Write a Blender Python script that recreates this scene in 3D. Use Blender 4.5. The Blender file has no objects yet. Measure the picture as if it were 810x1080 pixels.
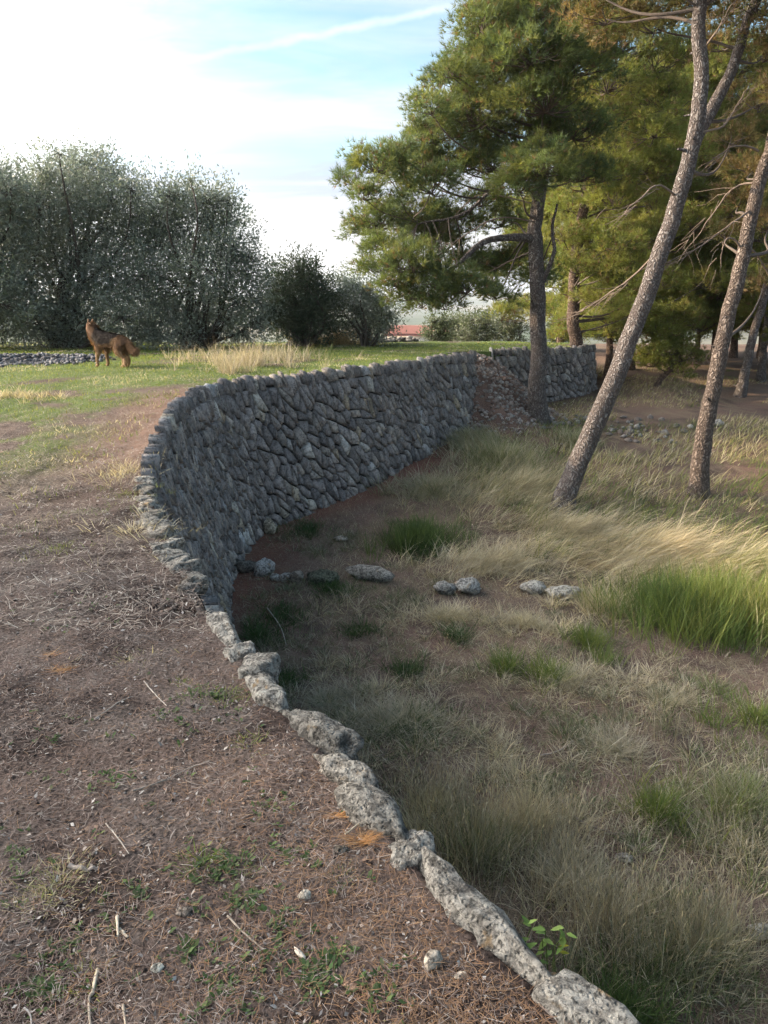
import bpy, bmesh, math, random
import numpy as np
from mathutils import Vector, Matrix, noise as mnoise

random.seed(7)
RNG = np.random.default_rng(11)
scene = bpy.context.scene
COL = scene.collection
R = math.radians

# ------------------------------------------------------------------ camera
PW, PH, FPX = 810.0, 1080.0, 813.0
CAM = np.array((0.0, 0.0, 1.6))
PITCH = R(15.8)
cam_data = bpy.data.cameras.new('camera')
cam_data.sensor_fit = 'VERTICAL'
cam_data.sensor_height = 24.0
cam_data.lens = 24.0 * FPX / PH
cam_data.clip_start = 0.05
cam_data.clip_end = 40000.0
cam = bpy.data.objects.new('camera', cam_data)
cam.location = CAM
cam.rotation_euler = (R(90) - PITCH, 0, 0)
COL.objects.link(cam)
scene.camera = cam

# ------------------------------------------------------------------ light
SUN_AZ, SUN_EL = R(-80.0), R(18.0)
SUN = Vector((math.sin(SUN_AZ) * math.cos(SUN_EL), math.cos(SUN_AZ) * math.cos(SUN_EL), math.sin(SUN_EL)))
SUN_STRENGTH, SKY_STRENGTH, EXPOSURE = 3.4, 0.15, 1.55

sun_data = bpy.data.lights.new('sun', 'SUN')
sun_data.energy = SUN_STRENGTH
sun_data.angle = R(1.2)
sun_data.color = (1.0, 0.80, 0.56)
sun = bpy.data.objects.new('sun', sun_data)
sun.rotation_euler = SUN.to_track_quat('Z', 'Y').to_euler()
sun.location = (-20, 10, 30)
COL.objects.link(sun)

scene.view_settings.view_transform = 'Standard'
scene.view_settings.look = 'None'
scene.view_settings.gamma = 1.0
scene.view_settings.exposure = EXPOSURE
scene.view_settings.use_curve_mapping = False
scene.cycles.max_bounces = 6
scene.cycles.diffuse_bounces = 3
scene.cycles.transmission_bounces = 4
scene.cycles.transparent_max_bounces = 6
scene.cycles.volume_bounces = 0
scene.cycles.use_denoising = True


class Nodes:
    """Small helper to write node trees."""
    def __init__(self, tree):
        self.t = tree
        self.t.nodes.clear()

    def n(self, kind, ins=None, **props):
        nd = self.t.nodes.new(kind)
        for k, v in props.items():
            setattr(nd, k, v)
        for k, v in (ins or {}).items():
            s = nd.inputs[k]
            if isinstance(v, bpy.types.NodeSocket):
                self.t.links.new(v, s)
            else:
                s.default_value = v
        return nd

    def math(self, op, a, b=None, c=None, clamp=False):
        ins = {0: a}
        if b is not None:
            ins[1] = b
        if c is not None:
            ins[2] = c
        return self.n('ShaderNodeMath', ins, operation=op, use_clamp=clamp).outputs[0]

    def vmath(self, op, a, b=None):
        ins = {0: a}
        if b is not None:
            ins[1] = b
        nd = self.n('ShaderNodeVectorMath', ins, operation=op)
        return nd.outputs['Value'] if op == 'DOT_PRODUCT' else nd.outputs[0]

    def mix(self, f, a, b, blend='MIX'):
        nd = self.n('ShaderNodeMix', None, data_type='RGBA', blend_type=blend)
        for k, v in ((0, f), (6, a), (7, b)):
            if isinstance(v, bpy.types.NodeSocket):
                self.t.links.new(v, nd.inputs[k])
            else:
                nd.inputs[k].default_value = v if k == 0 else (*v, 1.0)[:4]
        return nd.outputs[2]

    def noise(self, vec, scale, detail=4.0, rough=0.55, dist=0.0):
        return self.n('ShaderNodeTexNoise', {'Vector': vec, 'Scale': scale, 'Detail': detail,
                                             'Roughness': rough, 'Distortion': dist}).outputs[0]

    def remap(self, v, a, b, c=0.0, d=1.0):
        return self.n('ShaderNodeMapRange', {0: v, 1: a, 2: b, 3: c, 4: d}, interpolation_type='SMOOTHSTEP').outputs[0]


# ------------------------------------------------------------------ pixel rays
CP, SP = math.cos(PITCH), math.sin(PITCH)


def ray(px, py):
    a, b = (px - PW / 2) / FPX, (PH / 2 - py) / FPX
    d = np.array((a, CP + b * SP, -SP + b * CP))
    return d / np.linalg.norm(d)


def at_y(px, py, Y):
    """Point on the ray at ground distance Y ahead of the camera."""
    d = ray(px, py)
    return CAM + d * (Y / d[1])


def to_px(P):
    P = np.asarray(P, float)
    q = P - CAM
    dep = q[..., 1] * CP - q[..., 2] * SP
    up = q[..., 1] * SP + q[..., 2] * CP
    return PW / 2 + FPX * q[..., 0] / dep, PH / 2 - FPX * up / dep


# ------------------------------------------------------------------ world
world = bpy.data.worlds.new('World')
scene.world = world
world.use_nodes = True
w = Nodes(world.node_tree)
sky = w.n('ShaderNodeTexSky', None, sky_type='NISHITA', sun_disc=False, sun_elevation=SUN_EL,
          sun_rotation=SUN_AZ % (2 * math.pi), altitude=60.0, air_density=1.0, dust_density=0.6, ozone_density=1.3)
gen = w.n('ShaderNodeTexCoord').outputs['Generated']
sep = w.n('ShaderNodeSeparateXYZ', {0: gen})
dz = w.math('MAXIMUM', sep.outputs[2], 0.0)
inv = w.math('DIVIDE', 1.0, w.math('ADD', dz, 0.10))
plane = w.n('ShaderNodeCombineXYZ', {0: w.math('MULTIPLY', sep.outputs[0], inv),
                                     1: w.math('MULTIPLY', sep.outputs[1], inv), 2: 0.0}).outputs[0]
flat = w.vmath('MULTIPLY', plane, (0.55, 1.0, 1.0))
c1 = w.noise(flat, 0.62, 6.0, 0.55, 0.4)
c2 = w.noise(w.vmath('ADD', flat, (3.1, 7.7, 0.0)), 1.7, 7.0, 0.6, 0.8)
cov = w.math('ADD', w.math('MULTIPLY', c1, 0.7), w.math('MULTIPLY', c2, 0.3))
sd = w.vmath('DOT_PRODUCT', gen, tuple(SUN))
sd = w.math('MAXIMUM', sd, 0.0)
near_sun = w.math('POWER', sd, 4.0)
# thin veil of cloud: denser low down and around the sun
bias = w.math('ADD', w.math('MULTIPLY', w.remap(dz, 0.0, 0.36, 1.0, 0.0), 0.26), w.math('MULTIPLY', near_sun, 0.42))
fac = w.remap(w.math('ADD', cov, bias), 0.46, 0.72)
glow = w.math('POWER', sd, 4.0)
band = w.noise(w.vmath('MULTIPLY', gen, (1.6, 1.6, 15.0)), 1.0, 5.0, 0.55, 0.6)
cloud_dim = w.mix(w.remap(band, 0.40, 0.62), (1.55, 1.72, 2.2), (2.5, 2.42, 2.45))
cloud = w.mix(1.0, cloud_dim, w.mix(w.math('POWER', sd, 5.0), (0.0, 0.0, 0.0), (48.0, 46.0, 43.0)), 'ADD')
blue = w.mix(1.0, sky.outputs[0], (0.60, 0.74, 0.70), 'MULTIPLY')
skyc = w.mix(w.math('MULTIPLY', fac, 0.92), blue, cloud)
# contrail: a thin arc across the sky
d1, d2 = Vector(ray(185, 66)), Vector(ray(465, 11))
nrm = d1.cross(d2).normalized()
mid = (d1 + d2).normalized()
wob = w.math('MULTIPLY', w.math('SUBTRACT', w.noise(gen, 26.0, 4.0), 0.5), 0.012)
off = w.math('ABSOLUTE', w.math('ADD', w.vmath('DOT_PRODUCT', gen, tuple(nrm)), wob))
trail = w.remap(off, 0.0, 0.0065, 1.0, 0.0)
along = w.remap(w.vmath('DOT_PRODUCT', gen, tuple(mid)), math.cos(R(14.0)), math.cos(R(8.0)))
trail = w.math('MULTIPLY', w.math('MULTIPLY', trail, along), w.remap(w.noise(gen, 11.0, 4.0), 0.3, 0.62, 0.10, 0.42))
skyc = w.mix(trail, skyc, (3.1, 3.1, 3.15))
bg = w.n('ShaderNodeBackground', {'Color': skyc, 'Strength': SKY_STRENGTH})
w.n('ShaderNodeOutputWorld', {'Surface': bg.outputs[0]})


# ------------------------------------------------------------------ mesh helpers
def link(o, parent=None):
    COL.objects.link(o)
    if parent is not None:
        o.parent = parent
    return o


def thing(name, label, cat, loc=(0, 0, 0), group=None, rz=0.0):
    o = bpy.data.objects.new(name, None)
    o.empty_display_size = 0.2
    o.location = loc
    o.rotation_euler = (0, 0, rz)
    tag(o, label, cat, group)
    return link(o)


def tag(o, label=None, cat=None, group=None, kind=None):
    for k, v in (('label', label), ('category', cat), ('group', group), ('kind', kind)):
        if v:
            o[k] = v
    return o


def np_mesh(name, V, F, mat=None, parent=None, tint=None, smooth=False, loc=None):
    """One mesh object from arrays; V world points, moved to the origin loc (or the parent's)."""
    V = np.asarray(V, np.float32)
    if loc is None:
        loc = np.array(parent.location) if parent is not None else np.zeros(3)
        if parent is not None and parent.parent is not None:
            loc = loc + np.array(parent.parent.location)
        own = (0, 0, 0)
    else:
        own = loc
    V = V - np.asarray(loc, np.float32)
    F = np.asarray(F, np.int32)
    k = F.shape[1]
    me = bpy.data.meshes.new(name)
    me.vertices.add(len(V))
    me.vertices.foreach_set('co', V.ravel())
    me.loops.add(F.size)
    me.loops.foreach_set('vertex_index', F.ravel())
    me.polygons.add(len(F))
    me.polygons.foreach_set('loop_start', np.arange(0, F.size, k, dtype=np.int32))
    if smooth:
        me.polygons.foreach_set('use_smooth', np.ones(len(F), bool))
    if tint is not None:
        a = me.attributes.new('tint', 'FLOAT_COLOR', 'POINT')
        t = np.ones((len(V), 4), np.float32)
        t[:, :3] = tint
        a.data.foreach_set('color', t.ravel())
    me.update(calc_edges=True)
    if mat:
        me.materials.append(mat)
    o = bpy.data.objects.new(name, me)
    o.location = own
    return link(o, parent)


class Geo:
    """Collects arrays of triangles."""
    def __init__(self):
        self.V, self.F, self.T, self.n = [], [], [], 0

    def add(self, V, F, tint=(1, 1, 1)):
        V = np.asarray(V, float)
        F = np.asarray(F, int)
        if F.shape[1] == 4:
            F = np.concatenate((F[:, (0, 1, 2)], F[:, (0, 2, 3)]))
        self.V.append(V)
        self.F.append(F + self.n)
        self.T.append(np.broadcast_to(np.asarray(tint, float), (len(V), 3)))
        self.n += len(V)

    def build(self, name, mat, parent=None, smooth=False, loc=None):
        return np_mesh(name, np.concatenate(self.V), np.concatenate(self.F), mat, parent,
                       np.concatenate(self.T), smooth, loc)


def _hash(i, j, k):
    h = (i * 374761393 + j * 668265263 + k * 1274126177) & 0xffffffff
    h = ((h ^ (h >> 13)) * 1274126177) & 0xffffffff
    return ((h ^ (h >> 16)) & 0xffff) / 65535.0


def vnoise(x, y, z=0.0, octaves=3):
    """Value noise in 0..1, vectorised."""
    x, y, z = np.broadcast_arrays(np.asarray(x, float), np.asarray(y, float), np.asarray(z, float))
    tot, amp, s = np.zeros(x.shape), 1.0, 0.0
    for o in range(octaves):
        f = 2.0 ** o
        X, Y, Z = x * f + 13.7 * o, y * f + 5.3 * o, z * f + 2.9 * o
        i, j, k = (np.floor(q).astype(np.int64) for q in (X, Y, Z))
        u, v, t = X - i, Y - j, Z - k
        u, v, t = (q * q * (3 - 2 * q) for q in (u, v, t))
        r = 0
        for a in (0, 1):
            for b in (0, 1):
                for c in (0, 1):
                    r = r + _hash(i + a, j + b, k + c) * (u if a else 1 - u) * (v if b else 1 - v) * (t if c else 1 - t)
        tot += r * amp
        s += amp
        amp *= 0.5
    return tot / s


def sstep(a, b, x):
    t = np.clip((np.asarray(x, float) - a) / (b - a), 0, 1)
    return t * t * (3 - 2 * t)


def unit(v):
    v = np.asarray(v, float)
    return v / np.maximum(np.linalg.norm(v, axis=-1, keepdims=True), 1e-9)


def tube(geo, pts, radii, sides=8, tint=(1, 1, 1), bump=0.0, seed=0.0, cap=True):
    pts = np.asarray(pts, float)
    n = len(pts)
    tang = unit(np.gradient(pts, axis=0))
    ref = np.array((0.0, 0.0, 1.0)) if abs(tang[:, 2]).mean() < 0.9 else np.array((1.0, 0.0, 0.0))
    a = unit(np.cross(tang, ref))
    b = np.cross(tang, a)
    ang = np.linspace(0, 2 * np.pi, sides, endpoint=False)
    rad = np.asarray(radii, float)[:, None] * np.ones((1, sides))
    if bump:
        rad = rad * (1 + bump * (vnoise(np.cos(ang)[None] * 1.6 + seed, np.sin(ang)[None] * 1.6, np.arange(n)[:, None] * 0.4) - 0.5) * 2)
    V = pts[:, None] + rad[..., None] * (np.cos(ang)[None, :, None] * a[:, None] + np.sin(ang)[None, :, None] * b[:, None])
    idx = np.arange(n * sides).reshape(n, sides)
    q = np.stack((idx[:-1], np.roll(idx[:-1], -1, 1), np.roll(idx[1:], -1, 1), idx[1:]), -1).reshape(-1, 4)
    geo.add(V.reshape(-1, 3), q, tint)
    if cap:
        for ring, c in ((idx[0], pts[0]), (idx[-1], pts[-1])):
            base = V.reshape(-1, 3)[ring]
            geo.add(np.vstack((base, c)), [(i, (i + 1) % sides, sides) for i in range(sides)], tint)


def spline(pts, n):
    """Catmull-Rom through points (m, k)."""
    P = np.asarray(pts, float)
    P = np.vstack((2 * P[0] - P[1], P, 2 * P[-1] - P[-2]))
    t = np.linspace(0, len(P) - 3 - 1e-6, n)
    i = t.astype(int)
    f = (t - i)[:, None]
    a, b, c, d = P[i], P[i + 1], P[i + 2], P[i + 3]
    return 0.5 * (2 * b + (c - a) * f + (2 * a - 5 * b + 4 * c - d) * f ** 2 + (3 * b - a - 3 * c + d) * f ** 3)


def blades(geo, base, head, height, width, lean, curl, tint, levels=3):
    """Grass blades: base (n,3), heading angle, height, width, lean (0 upright..1 flat), curl."""
    n = len(base)
    head, height, width, lean, curl = (np.broadcast_to(np.asarray(q, float), (n,)) for q in (head, height, width, lean, curl))
    out = np.stack((np.cos(head), np.sin(head), np.zeros(n)), 1)
    face = RNG.uniform(0, 2 * np.pi, n)
    side = np.stack((np.cos(face), np.sin(face), np.zeros(n)), 1)
    rows = []
    ts = np.linspace(0, 1, levels)
    p = base.copy()
    prev = 0.0
    ring = []
    for t in ts:
        dt = t - prev
        prev = t
        ang = np.clip(lean * 1.45 + curl * t * 1.6, 0, 1.75)
        p = p + (out * np.sin(ang)[:, None] + np.array((0, 0, 1.0)) * np.cos(ang)[:, None]) * (height * dt)[:, None]
        if t < 1:
            wd = (width * (1 - 0.55 * t))[:, None] * side * 0.5
            ring += [p - wd, p + wd]
        else:
            ring.append(p)
    V = np.stack(ring, 1)
    m = V.shape[1]
    tri = []
    for l in range(levels - 2):
        a = 2 * l
        tri += [(a, a + 1, a + 2), (a + 1, a + 3, a + 2)]
    tri.append((m - 3, m - 2, m - 1))
    F = (np.arange(n)[:, None, None] * m + np.array(tri)[None]).reshape(-1, 3)
    geo.add(V.reshape(-1, 3), F, np.repeat(np.broadcast_to(tint, (n, 3)), m, axis=0))


def pick(cols, n, jitter=0.18, weights=None):
    c = np.asarray(cols, float)
    i = RNG.choice(len(c), n, p=None if weights is None else np.array(weights) / sum(weights))
    j = RNG.choice(len(c), n, p=None if weights is None else np.array(weights) / sum(weights))
    f = RNG.uniform(0, 0.4, (n, 1))
    return (c[i] * (1 - f) + c[j] * f) * (1 + RNG.uniform(-jitter, jitter, (n, 1)))


# ------------------------------------------------------------------ materials
def tint_mat(name, rough=0.9, scale=30.0, amount=0.5, bump=0.0, bump_scale=60.0, transl=0.0, spec=0.2, dist=0.01, glow=(1.25, 1.2, 0.7)):
    m = bpy.data.materials.new(name)
    m.use_nodes = True
    k = Nodes(m.node_tree)
    col = k.n('ShaderNodeAttribute', None, attribute_name='tint').outputs['Color']
    pos = k.n('ShaderNodeNewGeometry').outputs['Position']
    if amount:
        f = k.remap(k.noise(pos, scale, 5.0, 0.6), 0.25, 0.75, 1 - amount, 1 + amount)
        col = k.mix(1.0, col, k.n('ShaderNodeCombineColor', {0: f, 1: f, 2: f}).outputs[0], 'MULTIPLY')
    b = k.n('ShaderNodeBsdfPrincipled', {'Base Color': col, 'Roughness': rough, 'Specular IOR Level': spec})
    if bump:
        h = k.noise(pos, bump_scale, 8.0, 0.65)
        bn = k.n('ShaderNodeBump', {'Strength': bump, 'Distance': dist, 'Height': h})
        k.t.links.new(bn.outputs[0], b.inputs['Normal'])
    out = b.outputs[0]
    if transl:
        tr = k.n('ShaderNodeBsdfTranslucent', {'Color': k.mix(1.0, col, glow, 'MULTIPLY')})
        out = k.n('ShaderNodeMixShader', {0: transl, 1: out, 2: tr.outputs[0]}).outputs[0]
    k.n('ShaderNodeOutputMaterial', {'Surface': out})
    return m


def bark_mat(name, plate, plate2, furrow):
    m = bpy.data.materials.new(name)
    m.use_nodes = True
    k = Nodes(m.node_tree)
    pos = k.n('ShaderNodeTexCoord').outputs['Object']
    warp = k.vmath('ADD', pos, k.vmath('SCALE', k.n('ShaderNodeTexNoise', {'Vector': pos, 'Scale': 7.0}).outputs[1]))
    warp.node.inputs[1].links[0].from_node.inputs['Scale'].default_value = 0.22
    st = k.vmath('MULTIPLY', warp, (1.0, 1.0, 0.27))
    vor = k.n('ShaderNodeTexVoronoi', {'Vector': st, 'Scale': 24.0}, feature='DISTANCE_TO_EDGE').outputs[0]
    cell = k.n('ShaderNodeTexVoronoi', {'Vector': st, 'Scale': 24.0}).outputs['Color']
    crack = k.remap(vor, -0.02, 0.30)
    fine = k.noise(k.vmath('MULTIPLY', pos, (1, 1, 0.5)), 70.0, 6.0, 0.7)
    cs = k.n('ShaderNodeSeparateColor', {0: cell}).outputs[0]
    pc = k.mix(cs, plate, plate2)
    pc = k.mix(k.remap(fine, 0.3, 0.75, 0.0, 0.55), pc, furrow)
    col = k.mix(crack, furrow, pc)
    h = k.math('ADD', k.math('MULTIPLY', crack, 1.0), k.math('MULTIPLY', fine, 0.5))
    bn = k.n('ShaderNodeBump', {'Strength': 1.0, 'Distance': 0.03, 'Height': h})
    b = k.n('ShaderNodeBsdfPrincipled', {'Base Color': col, 'Roughness': 0.9, 'Specular IOR Level': 0.15, 'Normal': bn.outputs[0]})
    k.n('ShaderNodeOutputMaterial', {'Surface': b.outputs[0]})
    return m


def rock_mat(name, light, dark, lichen=True, bump=1.0, fine=55.0, dist=0.03):
    """Weathered pitted limestone: pale ground, grey and black crust, a little orange lichen."""
    m = bpy.data.materials.new(name)
    m.use_nodes = True
    k = Nodes(m.node_tree)
    pos = k.n('ShaderNodeNewGeometry').outputs['Position']
    n1 = k.noise(pos, fine * 0.35, 7.0, 0.7, 0.6)
    n2 = k.noise(pos, fine, 6.0, 0.7, 0.4)
    n3 = k.noise(k.vmath('ADD', pos, (4.0, 9.0, 2.0)), 7.0, 5.0, 0.6, 0.5)
    pit = k.n('ShaderNodeTexVoronoi', {'Vector': pos, 'Scale': fine * 1.1, 'Randomness': 1.0}).outputs[0]
    pits = k.remap(pit, 0.10, 0.42)
    tin = k.n('ShaderNodeAttribute', None, attribute_name='tint').outputs['Color']
    col = k.mix(k.remap(n1, 0.38, 0.60), dark, light)
    col = k.mix(k.remap(n2, 0.50, 0.62, 0.0, 0.8), col, tuple(q * 0.35 for q in dark))
    if lichen:
        col = k.mix(k.remap(n3, 0.60, 0.70, 0.0, 0.8), col, (0.40, 0.27, 0.14))
        col = k.mix(k.remap(k.noise(pos, 12.0, 4.0, 0.6), 0.62, 0.70, 0.0, 0.7), col, (0.62, 0.60, 0.54))
    col = k.mix(1.0, col, tin, 'MULTIPLY')
    h = k.math('ADD', k.math('MULTIPLY', n1, 1.0), k.math('ADD', k.math('MULTIPLY', pits, 0.35), k.math('MULTIPLY', n2, 0.5)))
    bn = k.n('ShaderNodeBump', {'Strength': bump, 'Distance': dist, 'Height': h})
    b = k.n('ShaderNodeBsdfPrincipled', {'Base Color': col, 'Roughness': 0.92, 'Specular IOR Level': 0.15, 'Normal': bn.outputs[0]})
    k.n('ShaderNodeOutputMaterial', {'Surface': b.outputs[0]})
    return m


M_SOIL = tint_mat('soil', 0.97, 75.0, 0.75, 1.0, 120.0, 0, 0.1, 0.012)
M_GRASS = tint_mat('grass_blades', 0.75, 3.0, 0.15, transl=0.35, spec=0.25)
M_LITTER = tint_mat('needle_litter', 0.8, 9.0, 0.2, spec=0.25)
M_NEEDLE = tint_mat('pine_needles', 0.6, 2.5, 0.22, transl=0.40, spec=0.3)
M_LEAF = tint_mat('grey_green_leaves', 0.5, 2.0, 0.15, transl=0.40, spec=0.45, glow=(1.0, 1.04, 0.92))
M_WOOD = tint_mat('dead_wood', 0.85, 60.0, 0.3, 0.6, 90.0, 0, 0.2, 0.006)
M_BARK_GREY = bark_mat('grey_pine_bark', (0.29, 0.262, 0.243), (0.20, 0.17, 0.152), (0.085, 0.066, 0.058))
M_BARK_BROWN = bark_mat('brown_pine_bark', (0.30, 0.22, 0.165), (0.19, 0.13, 0.098), (0.075, 0.05, 0.04))
M_BARK_TAN = bark_mat('grey_brown_pine_bark', (0.31, 0.25, 0.21), (0.20, 0.155, 0.13), (0.08, 0.06, 0.05))
M_ROCK = rock_mat('weathered_limestone', (0.54, 0.505, 0.455), (0.15, 0.138, 0.125), True, 1.0, 60.0, 0.045)
M_STONE = rock_mat('wall_limestone', (0.80, 0.80, 0.82), (0.50, 0.50, 0.52), False, 0.9, 26.0, 0.03)
M_FAR = tint_mat('far_land', 0.95, 0.02, 0.35, spec=0.1)
M_PLAIN = tint_mat('plaster', 0.9, 4.0, 0.12, 0.2, 30.0, 0, 0.2)
M_FUR = tint_mat('dog_fur', 0.75, 20.0, 0.2, transl=0.15, spec=0.25)


# ------------------------------------------------------------------ terrain heights
def z_rim(y):
    return 0.26 * sstep(3.0, 15.0, y) - 0.17 * sstep(16.5, 24, y) - 3.2 * sstep(25, 46, y)


def z_up(x, y):
    x, y = np.asarray(x, float), np.asarray(y, float)
    z = z_rim(y)
    z = z + (vnoise(x * 0.5 + 40, y * 0.5, 0, 2) - 0.5) * 0.10 * sstep(1.0, 4.0, np.hypot(x, y))
    return z + (vnoise(x * 5 + 3, y * 5, 0, 3) - 0.5) * 0.045


def z_low(x, y):
    x, y = np.asarray(x, float), np.asarray(y, float)
    z = -2.5 + 1.15 * sstep(8.0, 19.0, y) + 0.45 * sstep(19, 30, y) - 6.0 * sstep(40, 62, y)
    z = z + (vnoise(x * 0.6 + 9, y * 0.6 + 4, 0, 2) - 0.5) * 0.16
    return z + (vnoise(x * 4, y * 4 + 8, 0, 3) - 0.5) * 0.06


def hit(px, py, zf, tmax=90.0):
    d = ray(px, py)
    t = np.linspace(0.6, tmax, 6000)
    P = CAM + d * t[:, None]
    g = P[:, 2] - zf(P[:, 0], P[:, 1])
    i = np.argmax(g < 0)
    if i == 0:
        i = len(t) - 1
    f = g[i - 1] / (g[i - 1] - g[i])
    p = P[i - 1] * (1 - f) + P[i] * f
    return p


def up(px, py):
    return hit(px, py, z_up)


def low(px, py):
    return hit(px, py, z_low)


# wall edge on plan: points read off the photograph where the coping meets the terrace
EDGE_PX = [(634, 1080), (535, 1008), (462, 930), (400, 852), (330, 776), (286, 726), (232, 652), (206, 600),
           (172, 548), (160, 505), (166, 470), (186, 432), (212, 415), (248, 405), (320, 396), (400, 386), (500, 375)]
EDGE = np.array([up(*p)[:2] for p in EDGE_PX])
back = EDGE[0] - EDGE[1]
back = back / np.linalg.norm(back)
EDGE = np.vstack((EDGE[0] + back * 6.0 * np.array((0.5, 1.0)), EDGE[0] + back * 1.5, EDGE))
EDGE = EDGE[np.argsort(EDGE[:, 1])]
WALL_PLAN = spline(EDGE, 400)
keep = np.concatenate(([True], np.diff(np.maximum.accumulate(WALL_PLAN[:, 1])) > 1e-4))
WALL_PLAN = WALL_PLAN[keep]
CORNER = EDGE[-1]
FAR_EDGE = np.array([(CORNER[0] - 0.5, CORNER[1] + 0.5), (CORNER[0] - 0.3, CORNER[1] + 1.5), (CORNER[0] + 0.7, CORNER[1] + 2.3),
                     (CORNER[0] + 1.3, CORNER[1] + 2.6), (CORNER[0] + 3.5, CORNER[1] + 4.2), (CORNER[0] + 4.2, CORNER[1] + 5.2),
                     (CORNER[0] + 4.3, CORNER[1] + 9.0), (CORNER[0] + 4.0, 60.0)])
ALL_EDGE = np.vstack((WALL_PLAN, FAR_EDGE))
print('corner', CORNER, 'edge', EDGE.round(2).tolist())


def edge_x(y):
    return np.interp(y, ALL_EDGE[:, 1], ALL_EDGE[:, 0])


def soil_up(x, y):
    """Natural colours of the terrace ground: needle-brown soil, green turf on the far half, red soil by the coping."""
    n1, n2, n3 = vnoise(x * 0.7, y * 0.7, 1, 4), vnoise(x * 2.3 + 5, y * 2.3, 2, 4), vnoise(x * 7, y * 7, 3, 3)
    brown = np.array((0.108, 0.077, 0.063))
    dark = np.array((0.055, 0.038, 0.031))
    grey = np.array((0.17, 0.14, 0.12))
    green = np.array((0.10, 0.13, 0.04))
    red = np.array((0.20, 0.125, 0.092))
    c = brown + (dark - brown) * sstep(0.45, 0.65, n2)[..., None]
    c = c + (grey - c) * (sstep(0.5, 0.7, n3) * 0.35)[..., None]
    dd = edge_x(y) - x
    g = sstep(5.5, 8.5, y) * sstep(0.35, 0.48, n1 * 0.5 + n2 * 0.5 + 0.04 * sstep(9, 13, y)) * np.where(y < 12, sstep(0.35, 1.3, dd), 1)
    c = c + (green - c) * g[..., None]
    r = sstep(1.1, 0.2, dd) * sstep(5, 8, y) * sstep(13, 11, y)
    c = c + (red - c) * (r * 0.8)[..., None]
    return c


def soil_low(x, y):
    n1, n2, n3 = vnoise(x * 0.8 + 31, y * 0.8, 1, 4), vnoise(x * 2.1 + 15, y * 2.1, 2, 4), vnoise(x * 6, y * 6, 3, 3)
    red = np.array((0.165, 0.105, 0.082))
    brown = np.array((0.14, 0.098, 0.075))
    dark = np.array((0.075, 0.054, 0.043))
    straw = np.array((0.20, 0.155, 0.10))
    c = red + (brown - red) * sstep(0.35, 0.6, n1)[..., None]
    c = c + (dark - c) * (sstep(0.5, 0.7, n2) * 0.7)[..., None]
    c = c + (straw - c) * (sstep(0.5, 0.72, n3) * 0.6)[..., None]
    # the strip of red soil along the foot of the wall
    foot = edge_x(y) + 0.5
    f = sstep(0.9, 0.2, np.abs(x - foot) * 0.7) * sstep(8.5, 10, y) * sstep(19, 17.5, y)
    c = c + (np.array((0.18, 0.078, 0.054)) - c) * (f * 0.85)[..., None]
    bare = sstep(17, 22, y) * sstep(0.50, 0.62, n1)
    return c + (np.array((0.19, 0.125, 0.092)) - c) * (bare * 0.8)[..., None]


def grow(start, step, fine_end, end, ratio):
    v = [start]
    while v[-1] < end:
        if v[-1] >= fine_end:
            step *= ratio
        v.append(v[-1] + step)
    return np.array(v)


def grid_faces(r, c):
    i = np.arange(r * c).reshape(r, c)
    return np.stack((i[:-1, :-1], i[:-1, 1:], i[1:, 1:], i[1:, :-1]), -1).reshape(-1, 4)


NOTCH = np.array(up(205, 622)[:2])

# terrace: rows across from the wall edge to far on the left
ys = np.concatenate((np.arange(-5, 0.6, 0.3), grow(0.6, 0.035, 5.0, 60.0, 1.022)))
ts = np.concatenate(([-0.02], grow(0.0, 0.035, 3.6, 80.0, 1.05)))
Y, T = np.meshgrid(ys, ts, indexing='ij')
X = edge_x(Y) - 0.03 - T
Z = z_up(X, Y)
hole = np.exp(-(((X - NOTCH[0]) / 0.22) ** 2 + ((Y - NOTCH[1]) / 0.17) ** 2))
Z = Z - 0.42 * hole
Z = Z + np.where(Y < 5.5, 0.004, 0.0) * np.exp(-(T / 0.12) ** 2) * (1 - hole)
Z[:, 0] -= 0.8
Z[:, -1] -= 6
V = np.stack((X, Y, Z), -1).reshape(-1, 3)
col = soil_up(X, Y).reshape(-1, 3)
terrace = np_mesh('upper_terrace', V, grid_faces(len(ys), len(ts))[:, ::-1], M_SOIL, None, col, True)
tag(terrace, 'brown needle-littered earth terrace above the stone wall', 'ground', None, 'structure')

xs = np.concatenate((np.arange(-10, -4, 0.5), grow(-4, 0.1, 8, 62, 1.06)))
ys2 = grow(-6, 0.12, 14, 62, 1.035)
X, Y = np.meshgrid(xs, ys2, indexing='ij')
Z = z_low(X, Y)
V = np.stack((X, Y, Z), -1).reshape(-1, 3)
lowg = np_mesh('lower_ground', V, grid_faces(len(xs), len(ys2))[:, ::-1], M_SOIL, None, soil_low(X, Y).reshape(-1, 3), True)
tag(lowg, 'red-brown soil of the lower ground at the foot of the wall', 'ground', None, 'structure')

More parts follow.
